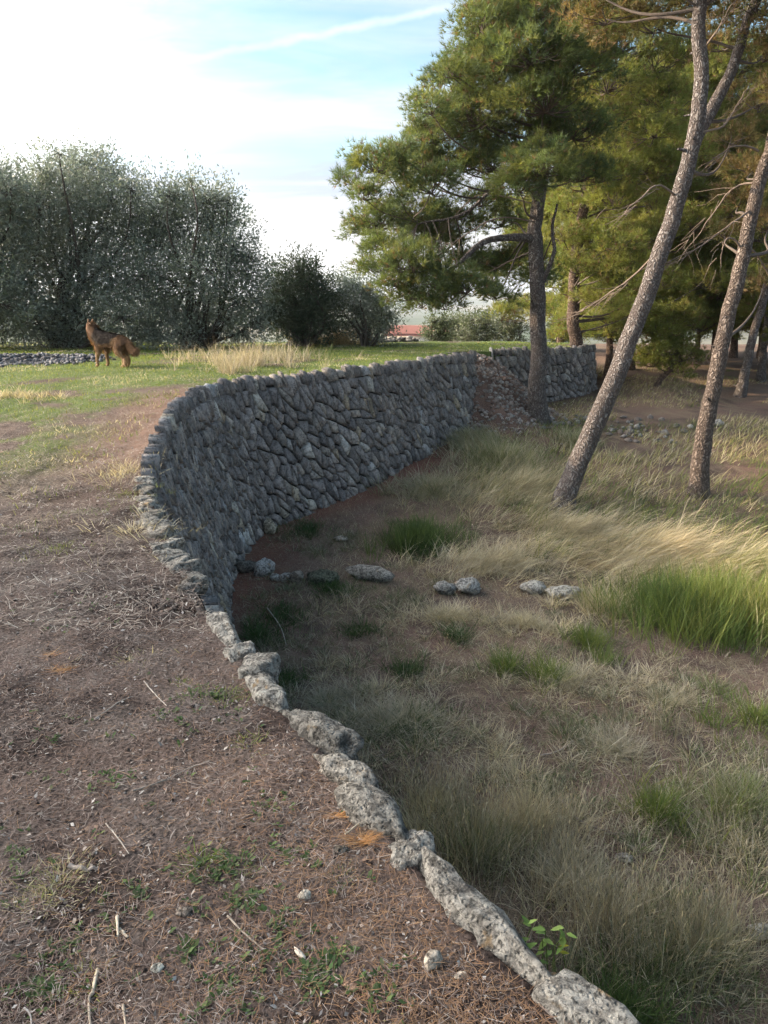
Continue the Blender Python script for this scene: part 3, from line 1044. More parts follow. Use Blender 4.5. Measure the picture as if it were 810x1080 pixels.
def pine(name, label, trunk, r0, r1, blobs, bark, limbs=(), dead=(), dens=1.0, needle=0.135, k=11, cols=NEEDLE_COLS, group=None,
         brown=0.05, wn=0.0105, sub_r=0.30, flare=0.35, low_limb=1.6):
    base = np.array(trunk[0])
    root = thing(name, label, 'pine tree', tuple(base), group)
    P = spline(np.vstack((base - np.array((0, 0, 0.35)) - (np.array(trunk[1]) - base) * 0.0, np.array(trunk))), 46)
    t = np.linspace(0, 1, 46)
    rad = r0 + (r1 - r0) * t ** 0.85
    hgt = np.linalg.norm(P - base, axis=1)
    rad = rad * (1 + flare * np.exp(-hgt / 0.30))
    rr = np.random.default_rng(abs(hash(label)) % 1000 if False else len(label) * 7)
    P = P + np.cumsum(rr.normal(0, 0.012, P.shape), 0) * np.array((1, 1, 0)) * sstep(0, 0.2, t)[:, None]
    g = Geo()
    tube(g, P, rad, 18, (1, 1, 1), 0.10, rr.uniform(0, 50))
    for _ in range(6):                                # broken stubs
        i = int(rr.integers(12, 40))
        a_ = rr.uniform(0, 6.28)
        d = np.array((math.cos(a_), math.sin(a_), rr.uniform(-0.1, 0.5)))
        st_ = P[i] + d * rad[i] * 0.7
        tube(g, np.linspace(st_, st_ + d * rr.uniform(0.08, 0.22), 4), np.linspace(0.032, 0.016, 4) * rr.uniform(.6, 1), 7, (1, 1, 1), 0.25, a_)
    g.build('trunk', bark, root, True)
    need = Geo()
    for path, ra, rb in limbs:
        L = Geo()
        Q = spline(np.array(path), 26)
        Q = Q + np.cumsum(rr.normal(0, 0.010, Q.shape), 0) * np.linspace(0, 1, 26)[:, None]
        tube(L, Q, np.linspace(ra, rb, 26), 10, (1, 1, 1), 0.12, rr.uniform(0, 50))
        L.build('limb', bark, root, True)
    spine = np.vstack([P] + [spline(np.array(q[0]), 26) for q in limbs])
    sr = np.concatenate([rad] + [np.linspace(q[1], q[2], 26) for q in limbs])
    for bi, (c, r) in enumerate(blobs):
        c = np.asarray(c, float)
        hd = np.linalg.norm(spine[:, :2] - c[:2], axis=1)
        want = c[2] - 0.22 * hd - 0.15
        cost = np.abs(spine[:, 2] - want) + 0.55 * hd + np.where(spine[:, 2] < base[2] + low_limb, 50, 0)
        j = int(np.argmin(cost))
        a = spine[j]
        L = np.linalg.norm(c - a)
        tw = Geo()
        n = 12
        br = min(sr[j] * 0.6, 0.012 + 0.010 * L)
        tube(tw, branch_path(a, c, 0.08, n, 0.035, bi + 50), np.linspace(br, 0.010, n), 6, (0.105, 0.082, 0.068), 0.1, bi, cap=False)
        foliage_blob(need, tw, c, r, dens, needle, k, cols, brown=brown, wn=wn, sub_r=sub_r)
        tw.build('branch', M_WOOD, root, True)
    for path in dead:
        tw = Geo()
        Q = spline(np.array(path), 14)
        L = np.linalg.norm(Q[-1] - Q[0])
        tube(tw, Q + np.cumsum(rr.normal(0, 0.012, Q.shape), 0), np.linspace(0.020, 0.004, 14), 6, (0.17, 0.128, 0.10), 0.1, cap=False)
        for q in range(int(9 * L)):
            i = rr.integers(4, 13)
            d = unit(unit(Q[i] - Q[i - 1]) * 1.1 + rr.normal(0, 0.45, 3))
            tube(tw, branch_path(Q[i], Q[i] + d * rr.uniform(0.2, 0.7), 0.05, 5, 0.04, int(rr.integers(1e6))), np.linspace(0.006, 0.002, 5), 4,
                 (0.18, 0.135, 0.105), cap=False)
        tw.build('dead_branch', M_WOOD, root, True)
    if need.n:
        need.build('crown', M_NEEDLE, root)
    return root


def pxblobs(lst, Y, jit=1.2, scale=1.0):
    out = []
    for q in lst:
        px, py, rp = q[:3]
        yy = Y + (q[3] if len(q) > 3 else RNG.uniform(-jit, jit))
        c = at_y(px, py, yy)
        out.append((c, rp / FPX * np.linalg.norm(c - CAM) * scale))
    return out


# straight pine at the end of the wall
pa = low(570, 446)
YA = pa[1]
trunkA = [pa, at_y(570, 400, YA), at_y(569, 330, YA), at_y(566, 260, YA), at_y(567, 222, YA + .1), at_y(578, 150, YA + .3), at_y(585, 70, YA + .3), at_y(590, -10, YA + .3), at_y(596, -70, YA + .2)]
blobsA = pxblobs([(398, 176, 27), (424, 184, 28), (384, 208, 17), (402, 236, 26), (436, 226, 30), (408, 262, 22), (436, 282, 30), (462, 300, 30),
                  (434, 312, 20), (492, 306, 26), (523, 312, 20), (468, 262, 24), (470, 108, 28), (462, 146, 26), (482, 172, 30), (500, 84, 32), (522, 56, 34),
                  (506, 128, 34), (540, 104, 38), (548, 150, 38), (520, 176, 30), (572, 178, 32, -1.4), (545, 200, 26, -1.2), (575, 112, 36, -1.2), (560, 60, 38), (545, 22, 34),
                  (600, 70, 40), (590, 20, 40), (575, -30, 44), (620, -20, 46), (604, 140, 32, .6), (612, 186, 28, .8), (548, 268, 20, 1.4), (570, 296, 20, 1.8), (506, 214, 22, 1.5), (372, 192, 14), (382, 244, 16), (398, 284, 18), (420, 300, 20), (446, 322, 16), (470, 324, 16), (418, 160, 16), (455, 200, 26), (480, 140, 28), (446, 172, 18), (510, 30, 26), (530, 5, 30), (478, 78, 20), (455, 118, 16), (452, 250, 26, 1.2), (480, 240, 24, 1.6), (495, 280, 24, 1.4), (520, 285, 22, 1.6), (530, 235, 22, 2.0)], YA, 1.6, 1.04)
limbsA = [([at_y(566, 252, YA), at_y(540, 250, YA - .2), at_y(512, 254, YA - .5), at_y(488, 274, YA - .8), at_y(462, 296, YA - 1.0)], 0.10, 0.03),
          ([at_y(568, 225, YA), at_y(560, 200, YA), at_y(530, 190, YA + .2), at_y(490, 225, YA + .2), at_y(440, 235, YA + .2)], 0.08, 0.02),
          ([at_y(571, 300, YA), at_y(580, 280, YA - .1), at_y(586, 262, YA - .1), at_y(584, 240, YA), at_y(590, 215, YA + .1)], 0.06, 0.025)]
deadA = [[at_y(565, 235, YA), at_y(520, 232, YA - .6), at_y(480, 255, YA - 1), at_y(462, 262, YA - 1.2)],
         [at_y(566, 262, YA), at_y(530, 280, YA + .5), at_y(500, 296, YA + .8), at_y(480, 310, YA + 1)],
         [at_y(565, 215, YA), at_y(510, 205, YA + .4), at_y(480, 230, YA + .4), at_y(455, 258, YA + .4)]]
pine('pine_tree', 'straight dark-trunked pine with a broad dense crown at the end of the wall', trunkA, 0.235, 0.09, blobsA, M_BARK_GREY, limbsA, deadA, 1.8, low_limb=4.2)

# pine behind it, trunk in shade
pb = low(614, 414)
YB = pb[1]
trunkB = [pb, at_y(610, 370, YB), at_y(604, 330, YB), at_y(608, 260, YB), at_y(622, 180, YB), at_y(640, 80, YB), at_y(655, -20, YB)]
LIT = [(0.17, 0.195, 0.05), (0.20, 0.215, 0.055), (0.13, 0.165, 0.045), (0.235, 0.225, 0.07)]  # sunlit yellow-green put into the needle colours
blobsB = pxblobs([(620, 196, 30), (648, 214, 28), (628, 250, 26), (664, 246, 26), (640, 282, 24), (612, 262, 22), (660, 300, 24), (630, 318, 22), (672, 178, 30),
                  (650, 150, 32), (664, 112, 34), (640, 92, 32), (690, 140, 28), (652, 50, 38), (690, 70, 32), (640, 14, 40), (682, 18, 40), (610, 310, 18, 1.0), (600, 220, 20), (690, 215, 26), (585, 150, 24, 1), (605, 170, 26, -1), (590, 250, 22, 0), (650, 260, 24, -1), (675, 280, 24, -.6), (690, 250, 22, .5), (640, 185, 28, -1.2), (620, 120, 34, -.5), (610, 60, 36, 0), (670, 330, 20, .6), (640, 340, 18, .8), (700, 180, 26, .8), (610, 285, 22, -.8), (700, 110, 30, .6), (700, 300, 20, 1), (720, 60, 30, 1), (720, 160, 26, 1.4), (730, 240, 24, 1.8), (740, 300, 22, 2.0)], YB - 0.6, 1.5, 1.0)
pine('pine_tree', 'shaded pine with yellow-green foliage behind the straight pine', trunkB, 0.25, 0.08, blobsB, M_BARK_BROWN, (), (), 1.15, cols=LIT, brown=0.08)

# leaning pine in the tall grass
pl = low(592, 538)
YL = pl[1]
trunkL = [pl, at_y(606, 502, YL), at_y(640, 420, YL + .1), at_y(668, 345, YL + .2), at_y(692, 275, YL + .3), at_y(716, 205, YL + .3), at_y(733, 140, YL + .3), at_y(737, 85, YL + .3), at_y(733, 20, YL + .3), at_y(738, -60, YL + .4)]
limbL = [([at_y(720, 196, YL + .3), at_y(732, 150, YL + .7), at_y(752, 112, YL + 1.1), at_y(772, 70, YL + 1.3), at_y(786, 25, YL + 1.4), at_y(806, -30, YL + 1.4)], 0.13, 0.06)]
blobsL = pxblobs([(735, -12, 30), (700, -25, 34), (770, -20, 34), (660, -20, 34), (805, -25, 36), (740, 2, 14), (640, 20, 30, 1.0), (690, 30, 26, 1.2), (615, -15, 30, 0.5),
                  (780, 28, 22, 2.0), (805, 60, 26, 2.0), (760, 50, 20, 2.2), (800, 110, 26, 2.0), (770, 150, 20, 2.4)], YL + .5, 0.9)
deadL = [[at_y(698, 262, YL + .3), at_y(660, 300, YL + .8), at_y(630, 318, YL + 1.1), at_y(604, 335, YL + 1.3)],
         [at_y(716, 210, YL + .3), at_y(694, 200, YL), at_y(672, 215, YL - .2), at_y(655, 235, YL - .3)],
         [at_y(738, 60, YL + .3), at_y(752, 38, YL), at_y(766, 18, YL - .1), at_y(780, 0, YL - .2)],
         [at_y(735, 140, YL + .3), at_y(765, 130, YL + .8), at_y(785, 100, YL + 1), at_y(800, 95, YL + 1)]]
BROWNISH = [(0.15, 0.145, 0.05), (0.19, 0.145, 0.06), (0.12, 0.125, 0.04), (0.22, 0.16, 0.07)]
pine('pine_tree', 'tall grey pine leaning to the side out of the tall grass', trunkL, 0.195, 0.09, blobsL, M_BARK_GREY, limbL, deadL, 1.0, cols=BROWNISH, brown=0.25)

# brown pine near the edge of the picture
pr = low(738, 524)
YR = pr[1]
trunkR = [pr, at_y(740, 470, YR), at_y(751, 410, YR), at_y(766, 340, YR), at_y(781, 270, YR + .1), at_y(798, 200, YR + .2), at_y(818, 130, YR + .3), at_y(838, 50, YR + .4), at_y(850, -40, YR + .4)]
blobsR = pxblobs([(840, 40, 34), (800, 10, 30), (860, 100, 34), (820, -30, 40), (795, 180, 24, 2), (812, 240, 26, 2.2), (780, 215, 20, 2.4), (765, 250, 18, 2.6), (806, 300, 22, 2.5), (772, 10, 26, 1.5)], YR, 1.0)
deadR = [[at_y(782, 262, YR + .1), at_y(766, 252, YR), at_y(757, 265, YR - .1), at_y(755, 290, YR - .1)],
         [at_y(790, 222, YR + .2), at_y(772, 235, YR - .2), at_y(735, 262, YR - .4), at_y(700, 280, YR - .5)],
         [at_y(800, 160, YR + .2), at_y(780, 155, YR), at_y(755, 168, YR), at_y(735, 185, YR)],
         [at_y(800, 190, YR + .2), at_y(770, 200, YR + .6), at_y(740, 235, YR + .8), at_y(715, 268, YR + .9)],
         [at_y(785, 255, YR + .2), at_y(800, 270, YR + .6), at_y(812, 290, YR + .8), at_y(825, 300, YR + .9)]]
pine('pine_tree', 'slender brown-barked pine on bare ground right of the leaning pine', trunkR, 0.172, 0.08, blobsR, M_BARK_TAN, (), deadR, 1.0, cols=BROWNISH, brown=0.3)

# thinner pines farther right
for (bx, by, mids, r0, lab, bl) in (
        (780, 418, [(787, 380), (800, 330), (812, 280), (830, 210)], 0.17, 'dark slim pine leaning outward behind the brown-barked pine',
         [(830, 200, 26), (800, 250, 24), (790, 290, 20), (830, 270, 26), (770, 225, 22), (805, 180, 26)]),
        (803, 402, [(806, 370), (814, 330), (822, 280), (826, 230)], 0.15, 'slim pine with pale patches at the picture edge beside the dark slim pine',
         [(826, 215, 26), (800, 325, 16), (812, 300, 20), (840, 260, 30), (780, 200, 24)])):
    b = low(bx, by)
    tr = [b] + [at_y(x, y, b[1]) for x, y in mids]
    pine('pine_tree', lab, tr, r0, 0.07, pxblobs(bl, b[1] + .5, 1.0), M_BARK_GREY, (), (), 1.0, cols=LIT, brown=0.1)

# two prototypes of background pines; copies share their meshes
def wild_pine(seed, label, height, group):
    r = np.random.default_rng(seed)
    tr = [np.array((0, 0, 0.0)), np.array((r.normal(0, .1), r.normal(0, .1), height * .35)), np.array((r.normal(0, .3), r.normal(0, .3), height * .7)), np.array((r.normal(0, .4), r.normal(0, .4), height * .97))]
    bl = []
    for q in range(46):
        h = r.uniform(0.10, 1.0)
        rad = (2.6 * (1 - h) ** 0.6 + 0.5) * r.uniform(0.35, 1.0)
        a = r.uniform(0, 6.28)
        bl.append((np.array((math.cos(a) * rad, math.sin(a) * rad, h * height)), r.uniform(0.55, 0.95)))
    return pine('pine_tree', label, tr, 0.17, 0.05, bl, M_BARK_BROWN, (), (), 0.85, 0.17, 8, cols=LIT, group=group, wn=0.015, sub_r=0.36, brown=0.08)


def copy_tree(root, label, loc, rz, sc):
    r = root.copy()
    COL.objects.link(r)
    r.location, r.rotation_euler, r.scale = loc, (0, 0, rz), (sc, sc, sc)
    r['label'] = label
    for ch in list(root.children):
        c = ch.copy()
        COL.objects.link(c)
        c.parent = r
    return r


GB = 'background pines in the grove'
spots = [(640, 396, 0, 0.9, 'thin-trunked background pine just right of the shaded pine'),
         (664, 390, 1, 1.0, 'background pine seen left of the leaning trunk low down'),
         (716, 384, 0, 1.1, 'background pine between the leaning pine and the brown-barked pine'),
         (752, 384, 1, 0.95, 'background pine in the light gap behind the brown-barked pine'),
         (820, 384, 0, 1.1, 'background pine at the far edge behind the slim pines'),
         (590, 372, 1, 1.15, 'background pine beyond the far stretch of wall'),
         (860, 392, 1, 1.2, 'background pine beyond the picture edge'),
         (690, 378, 0, 1.2, 'farthest background pine behind the young bushy pine'),
         (772, 377, 1, 1.1, 'background pine right of the light gap'),
         (655, 381, 0, 1.0, 'dark background pine deep behind the leaning trunk'),
         (735, 376, 1, 0.8, 'small far background pine in the middle of the grove'),
         (800, 378, 0, 0.85, 'small far background pine near the picture edge')]
protos = []
for i, (bx, by, kind, sc, lab) in enumerate(spots):
    b = low(bx, by)
    if kind >= len(protos) or (kind == 1 and len(protos) == 1):
        o = wild_pine(40 + kind, lab, 9.0, GB)
        protos.append(o)
        o.location, o.scale, o.rotation_euler = tuple(b), (sc, sc, sc), (0, 0, i * 1.3)
    else:
        copy_tree(protos[kind], lab, tuple(b), i * 1.7, sc)

# young bushy pine
b = low(690, 408)
tr = [b, at_y(698, 396, b[1]), at_y(706, 382, b[1]), at_y(712, 362, b[1])]
pine('pine_tree', 'young bushy pine on a short bent stem', tr, 0.11, 0.05, pxblobs([(705, 372, 17), (690, 384, 15), (722, 378, 15), (710, 390, 14), (698, 362, 13), (716, 360, 12), (684, 372, 11)], b[1], .35),
     M_BARK_BROWN, (), (), 1.6, 0.12, cols=LIT, wn=0.014, flare=0.1)


# broadleaf evergreen trees: many small leaves on branching stems
LEAF_COLS = [(0.18, 0.205, 0.165), (0.22, 0.245, 0.205), (0.14, 0.165, 0.13), (0.27, 0.285, 0.245), (0.18, 0.195, 0.13)]  # silvery leaf greens, lightened further to carry the sun's veil of glare


def leaf_tree(name, label, cat, base, blobs, n_leaf, leaf=0.075, stems=4, cols=LEAF_COLS, group=None, stem_r=0.075, sub_n=26, sub_r=0.42):
    base = np.asarray(base, float)
    root = thing(name, label, cat, tuple(base), group)
    tot = sum(r ** 2 for _, r in blobs)
    lf = Geo()
    r = np.random.default_rng(int(abs(base[0]) * 100 + len(label)))
    starts = [base + np.array((r.normal(0, .18), r.normal(0, .18), -0.1)) for _ in range(stems)]
    groups = [Geo() for _ in range(stems)]
    for c, rad in blobs:
        c = np.asarray(c, float)
        si = int(np.argmin([np.linalg.norm(s0 + (s0 - base) * 6 - c) + r.uniform(0, 1.5) for s0 in starts]))
        L = np.linalg.norm(c - starts[si])
        P = branch_path(starts[si], c, -0.08, 10, 0.07, int(r.integers(1e6)))
        tube(groups[si], P, np.linspace(stem_r * (0.5 + 0.12 * L), 0.012, 10), 6, (0.075, 0.06, 0.05), 0.1, L, cap=False)
        n = int(n_leaf * rad ** 2 / tot)
        ns = max(5, n // sub_n)
        d = unit(r.normal(size=(ns, 3)))
        sc = c + d * (rad * r.uniform(0.35, 1.08, (ns, 1)) ** 0.8) * np.array((1.1, 1.0, 0.9))
        for q in sc[: min(len(sc), 22)]:
            tube(groups[si], branch_path(c, q, 0, 4, 0.1, int(r.integers(1e6))), np.linspace(0.014, 0.004, 4), 3, (0.08, 0.065, 0.055), cap=False)
        m = max(1, n // ns)
        C = np.repeat(sc, m, 0)
        dd = np.repeat(unit(d + r.normal(0, .3, d.shape) + np.array((0, 0, .35))), m, 0)
        along = r.uniform(-0.6, 1.0, (len(C), 1)) * sub_r
        C = C + dd * along + r.normal(0, sub_r * 0.22, C.shape)
        ax = unit(dd * 0.8 + r.normal(0, 0.6, C.shape))
        sd = unit(np.cross(ax, r.normal(size=C.shape)))
        l = leaf * r.uniform(0.7, 1.3, (len(C), 1))
        V = np.stack((C, C + ax * l * .5 + sd * l * .19, C + ax * l, C + ax * l * .5 - sd * l * .19), 1).reshape(-1, 3)
        F = np.arange(len(V)).reshape(-1, 4)
        tn = np.repeat(pick(cols, ns, 0.12), m, 0) * r.uniform(0.8, 1.2, (len(C), 1))
        lf.add(V, F, np.repeat(tn, 4, 0))
    for g in groups:
        if g.n:
            g.build('stem', M_WOOD, root, True)
    lf.build('crown', M_LEAF, root)
    return root


def rim_at(px, Y):
    x = at_y(px, 370, Y)[0]
    return np.array((x, Y, float(z_up(x, Y))))


GL = 'grey-green evergreen trees along the far side of the terrace'
b1 = rim_at(62, 22.0)
B1 = pxblobs([(70, 205, 34), (40, 215, 34), (95, 195, 30), (120, 215, 32), (20, 245, 36), (60, 250, 40), (100, 250, 40), (140, 250, 34), (30, 290, 38), (75, 300, 42), (120, 295, 38),
              (10, 330, 32), (45, 335, 30), (90, 335, 28), (130, 335, 26), (150, 290, 30), (72, 178, 16), (90, 172, 12), (138, 200, 18), (155, 225, 22), (52, 188, 16), (25, 355, 22), (60, 352, 22), (105, 356, 20), (140, 352, 22), (80, 362, 14), (165, 350, 18), (160, 320, 24), (62, 162, 8), (100, 160, 8), (118, 182, 14), (28, 200, 16)], b1[1] + .3, 1.6)
leaf_tree('evergreen_tree', 'largest grey-green evergreen tree, rising behind the dog', 'tree', b1, B1, 96000, 0.09, 5, group=GL)
b0 = rim_at(-40, 21.5)
B0 = pxblobs([(-10, 205, 30), (-40, 215, 40), (5, 225, 26), (-30, 260, 45), (-5, 280, 34), (-50, 310, 45), (0, 320, 30), (-20, 345, 26), (10, 200, 14), (-80, 240, 45), (-90, 300, 45)], b0[1], 1.5)
leaf_tree('evergreen_tree', 'grey-green evergreen tree cut by the picture edge beside the largest one', 'tree', b0, B0, 52000, 0.10, 4, group=GL)
b2 = rim_at(205, 22.5)
B2 = pxblobs([(178, 205, 16), (185, 225, 26), (218, 215, 22), (235, 235, 22), (205, 250, 30), (245, 262, 24), (170, 260, 28), (220, 285, 30), (260, 290, 20), (185, 300, 30), (245, 315, 24), (272, 318, 16),
              (210, 330, 26), (175, 335, 24), (240, 340, 20), (225, 205, 12), (262, 272, 12), (190, 352, 20), (225, 354, 18), (255, 350, 16), (270, 340, 14), (200, 190, 8), (240, 212, 9)], b2[1], 1.3)
leaf_tree('evergreen_tree', 'open-crowned evergreen tree with sky showing through, right of the largest one', 'tree', b2, B2, 50000, 0.09, 5, group=GL)
b3 = rim_at(322, 23.0)
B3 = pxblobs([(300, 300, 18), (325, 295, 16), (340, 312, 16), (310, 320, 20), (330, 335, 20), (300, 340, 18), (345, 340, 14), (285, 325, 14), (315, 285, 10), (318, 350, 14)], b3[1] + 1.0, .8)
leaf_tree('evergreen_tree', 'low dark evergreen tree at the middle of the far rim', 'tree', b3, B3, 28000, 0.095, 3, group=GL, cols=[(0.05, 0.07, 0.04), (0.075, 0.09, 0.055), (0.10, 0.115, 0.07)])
b4 = rim_at(386, 23.5)
B4 = pxblobs([(372, 300, 12), (385, 305, 14), (400, 320, 12), (375, 325, 15), (395, 338, 14), (410, 332, 9), (365, 345, 12), (385, 350, 12), (360, 312, 12), (404, 348, 8)], b4[1] + .8, .7)
leaf_tree('evergreen_tree', 'small sparse evergreen tree left of the red roof', 'tree', b4, B4, 14000, 0.09, 3, group=GL)
# unseen trees added outside the picture to shade the near terrace
for i, (x, y, s) in enumerate(((-15.5, 6.0, 1.0), (-14.0, 2.6, 0.95), (-13.0, -1.0, 0.95))):
    zb = float(z_up(x, y))
    bl = []
    rr = np.random.default_rng(70 + i)
    for q in range(24):
        a, h = rr.uniform(0, 6.28), rr.uniform(0.15, 0.95)
        rad = 2.3 * math.sin(math.pi * min(1, h * 0.9 + .12)) * rr.uniform(.3, 1)
        bl.append((np.array((x + rad * math.cos(a), y + rad * math.sin(a), zb + h * 6.8 * s)), rr.uniform(.9, 1.35) * s))
    leaf_tree('evergreen_tree', 'evergreen tree %s of the row outside the picture' % ('first', 'second', 'third')[i], 'tree', (x, y, zb), bl, 30000, 0.11, 3, group='unseen evergreens added for shade')

# shrubs beyond the rim
GS = 'pale shrubs beyond the rim of the terrace'
for i, (px_, w_, h_, yy, lab) in enumerate(((462, 11, 24, 33, 'pale shrub right beside the red roof'), (482, 14, 22, 36, 'second pale shrub from the red roof'), (505, 18, 26, 34, 'rounded shrub at the middle of the shrub row'),
                                            (536, 18, 24, 38, 'grey-green shrub left of the straight pine trunk'), (592, 14, 20, 36, 'small shrub just right of the straight pine trunk'),)):
    base = at_y(px_, 366, yy)
    base[2] = min(base[2], float(z_up(base[0], base[1])))
    bl = pxblobs([(px_ + dx * w_, 352 + dy * h_, w_ * 0.62, 0.0) for dx, dy in ((-.7, .1), (0, -.25), (.7, .05), (-.3, -.5), (.4, -.45), (0, .3))], yy, 0.6)
    leaf_tree('shrub', lab, 'shrub', base, bl, 3600, 0.12, 3, [(0.12, 0.14, 0.075), (0.17, 0.18, 0.12), (0.09, 0.11, 0.06)], GS, 0.03, 18, 0.3)


# ------------------------------------------------------------------ house with a red roof
def box_geo(g, lo, hi, tint):
    lo, hi = np.array(lo), np.array(hi)
    V = np.array([[(lo, hi)[a][0], (lo, hi)[b][1], (lo, hi)[c][2]] for a in (0, 1) for b in (0, 1) for c in (0, 1)])
    g.add(V, [(0, 1, 3, 2), (4, 6, 7, 5), (0, 4, 5, 1), (2, 3, 7, 6), (0, 2, 6, 4), (1, 5, 7, 3)], tint)


HY = 78.0
h0, h1 = at_y(405, 352, HY), at_y(470, 352, HY)
eave, ridge = h0[2], at_y(405, 343.5, HY + 3.5)[2]
gz0 = -9.5
house = thing('house', 'cream house with a low red tiled roof beyond the terrace', 'house', (h0[0], HY, gz0))
g = Geo(); box_geo(g, (h0[0] + .3, HY, gz0), (h1[0], HY + 7, eave), (0.62, 0.55, 0.47)); g.build('wall', M_PLAIN, house)
g = Geo()
x0, x1 = h0[0], h1[0] + .4
g.add([(x0, HY - .4, eave - .05), (x1, HY - .4, eave - .05), (x1, HY + 3.5, ridge), (x0, HY + 3.5, ridge), (x0, HY + 7.4, eave - .05), (x1, HY + 7.4, eave - .05),
       (x0, HY - .4, eave - .2), (x1, HY - .4, eave - .2)], [(0, 1, 2, 3), (3, 2, 5, 4), (6, 7, 1, 0), (0, 3, 4, 0)], (0.30, 0.13, 0.105))
rows = 64
for q in range(rows):
    xx = x0 + (x1 - x0) * (q + .5) / rows
    tube(g, [(xx, HY - .42, eave), (xx, HY + 3.5, ridge + .05)], (.035, .035), 5, (0.33, 0.15, 0.12), cap=True)
roof = g.build('roof', M_PLAIN, house)
for q in (0.18, 0.45):
    xx = x0 + (x1 - x0) * q
    g = Geo(); box_geo(g, (xx, HY - .05, eave - 1.9), (xx + .9, HY + .02, eave - .7), (0.10, 0.11, 0.12)); g.build('window', M_PLAIN, house)


# ------------------------------------------------------------------ grass
def scatter(c, rx, ry, n, zf, ang=0.0):
    a, q = RNG.uniform(0, 2 * np.pi, n), np.abs(RNG.normal(0, 0.55, n))
    x, y = np.cos(a) * q * rx, np.sin(a) * q * ry
    ca, sa = math.cos(ang), math.sin(ang)
    X, Y = c[0] + x * ca - y * sa, c[1] + x * sa + y * ca
    return np.stack((X, Y, zf(X, Y) - 0.005), 1)


def clump(P, tuft=0.045, per=14):
    """Pull scattered roots together into tufts; returns points and outward headings."""
    n = len(P)
    k = max(1, n // per)
    cen = P[RNG.choice(n, k, replace=False)]
    i = RNG.integers(0, k, n)
    off = RNG.normal(0, tuft, (n, 2))
    Q = np.column_stack((cen[i, :2] + off, cen[i, 2]))
    return Q, np.arctan2(off[:, 1], off[:, 0]), i


STRAW = [(0.50, 0.41, 0.26), (0.60, 0.52, 0.37), (0.40, 0.31, 0.19), (0.55, 0.49, 0.38)]
GREYS = [(0.42, 0.37, 0.29), (0.33, 0.28, 0.21), (0.50, 0.45, 0.37), (0.26, 0.23, 0.15)]
GREEN = [(0.105, 0.155, 0.045), (0.14, 0.18, 0.06), (0.08, 0.12, 0.036)]
YGREEN = [(0.20, 0.24, 0.055), (0.28, 0.27, 0.08), (0.14, 0.19, 0.045)]
DGREEN = [(0.045, 0.085, 0.028), (0.06, 0.10, 0.035), (0.085, 0.115, 0.045)]


def on_low(P):
    """Drop roots that would fall inside the terrace or wall."""
    k = (P[:, 0] > edge_x(P[:, 1]) + 0.25 + 0.22 * 2.2) & (P[:, 1] > -3)
    return k


def patch(g, px, py, rx, ry, n, h, cols, width=0.006, lean=0.18, curl=0.35, head=None, spread=0.9, zf=low, zfun=z_low, tuft=0.05, per=16, levels=4, ang=0.0, keep_low=True):
    c = zf(px, py)
    P = scatter(c, rx, ry, n, zfun, ang)
    P, hd, ti = clump(P, tuft, per)
    tone = pick(cols, ti.max() + 1, 0.38)[ti]
    P[:, 2] = zfun(P[:, 0], P[:, 1]) - 0.01
    if keep_low:
        k = on_low(P)
        P, hd, tone = P[k], hd[k], tone[k]
    n = len(P)
    if not n:
        return
    if head is not None:
        hd = head + RNG.normal(0, spread, n)
    blades(g, P, hd, h * RNG.uniform(0.45, 1.25, n), width * RNG.uniform(0.5, 2.0, n), np.abs(RNG.normal(lean, 0.14, n)), np.abs(RNG.normal(curl, 0.2, n)),
           tone * 0.65 + pick(cols, n, 0.25) * 0.35, levels)


E = -0.35     # heading of the wind-combed grass: to the right and a little towards the viewer
g = Geo()
patch(g, 745, 655, 1.3, 0.75, 5200, 0.62, YGREEN + GREEN, 0.006, 0.10, 0.25)
patch(g, 700, 650, 0.7, 0.5, 2200, 0.55, GREEN, 0.006, 0.12, 0.25)
patch(g, 805, 665, 0.8, 0.6, 2600, 0.62, YGREEN + STRAW[:1], 0.006, 0.10, 0.25)
patch(g, 440, 575, 0.75, 0.6, 2800, 0.42, GREEN + DGREEN, 0.006, 0.12, 0.3)
patch(g, 530, 492, 1.0, 0.8, 3200, 0.55, GREEN + GREYS, 0.007, 0.2, 0.4)
patch(g, 605, 470, 0.7, 0.8, 1600, 0.4, GREEN + GREYS, 0.007, 0.2, 0.4)
for p, nn_ in (((622, 680), 500), ((530, 708), 360), ((575, 716), 420), ((690, 858), 420), ((640, 700), 200)):
    patch(g, *p, 0.22, 0.18, nn_, 0.28, YGREEN + GREEN, 0.005, 0.15, 0.35)
for p, nn_, rr_ in (((268, 672), 900, .45), ((300, 650), 700, .4), ((430, 708), 600, .3), ((480, 672), 500, .3), ((325, 560), 700, .4), ((380, 668), 500, .3), ((300, 720), 500, .35), ((435, 770), 1100, .5), ((350, 620), 700, .4)):
    patch(g, *p, rr_, rr_, nn_, 0.16, DGREEN, 0.006, 0.3, 0.4)
patch(g, 780, 850, 0.8, 0.7, 1600, 0.30, YGREEN + GREEN + GREYS, 0.005, 0.2, 0.35)
patch(g, 800, 760, 0.6, 0.6, 900, 0.25, YGREEN + GREEN, 0.005, 0.2, 0.35)
patch(g, 500, 905, 0.5, 0.45, 700, 0.38, GREEN + GREYS, 0.004, 0.12, 0.25)
patch(g, 700, 1030, 0.8, 0.6, 1000, 0.36, GREYS + GREEN + DGREEN, 0.004, 0.2, 0.35)
patch(g, 520, 1080, 0.5, 0.5, 900, 0.25, DGREEN + GREEN, 0.005, 0.2, 0.3)
patch(g, 660, 1075, 0.5, 0.3, 900, 0.25, DGREEN + GREEN, 0.005, 0.2, 0.3)
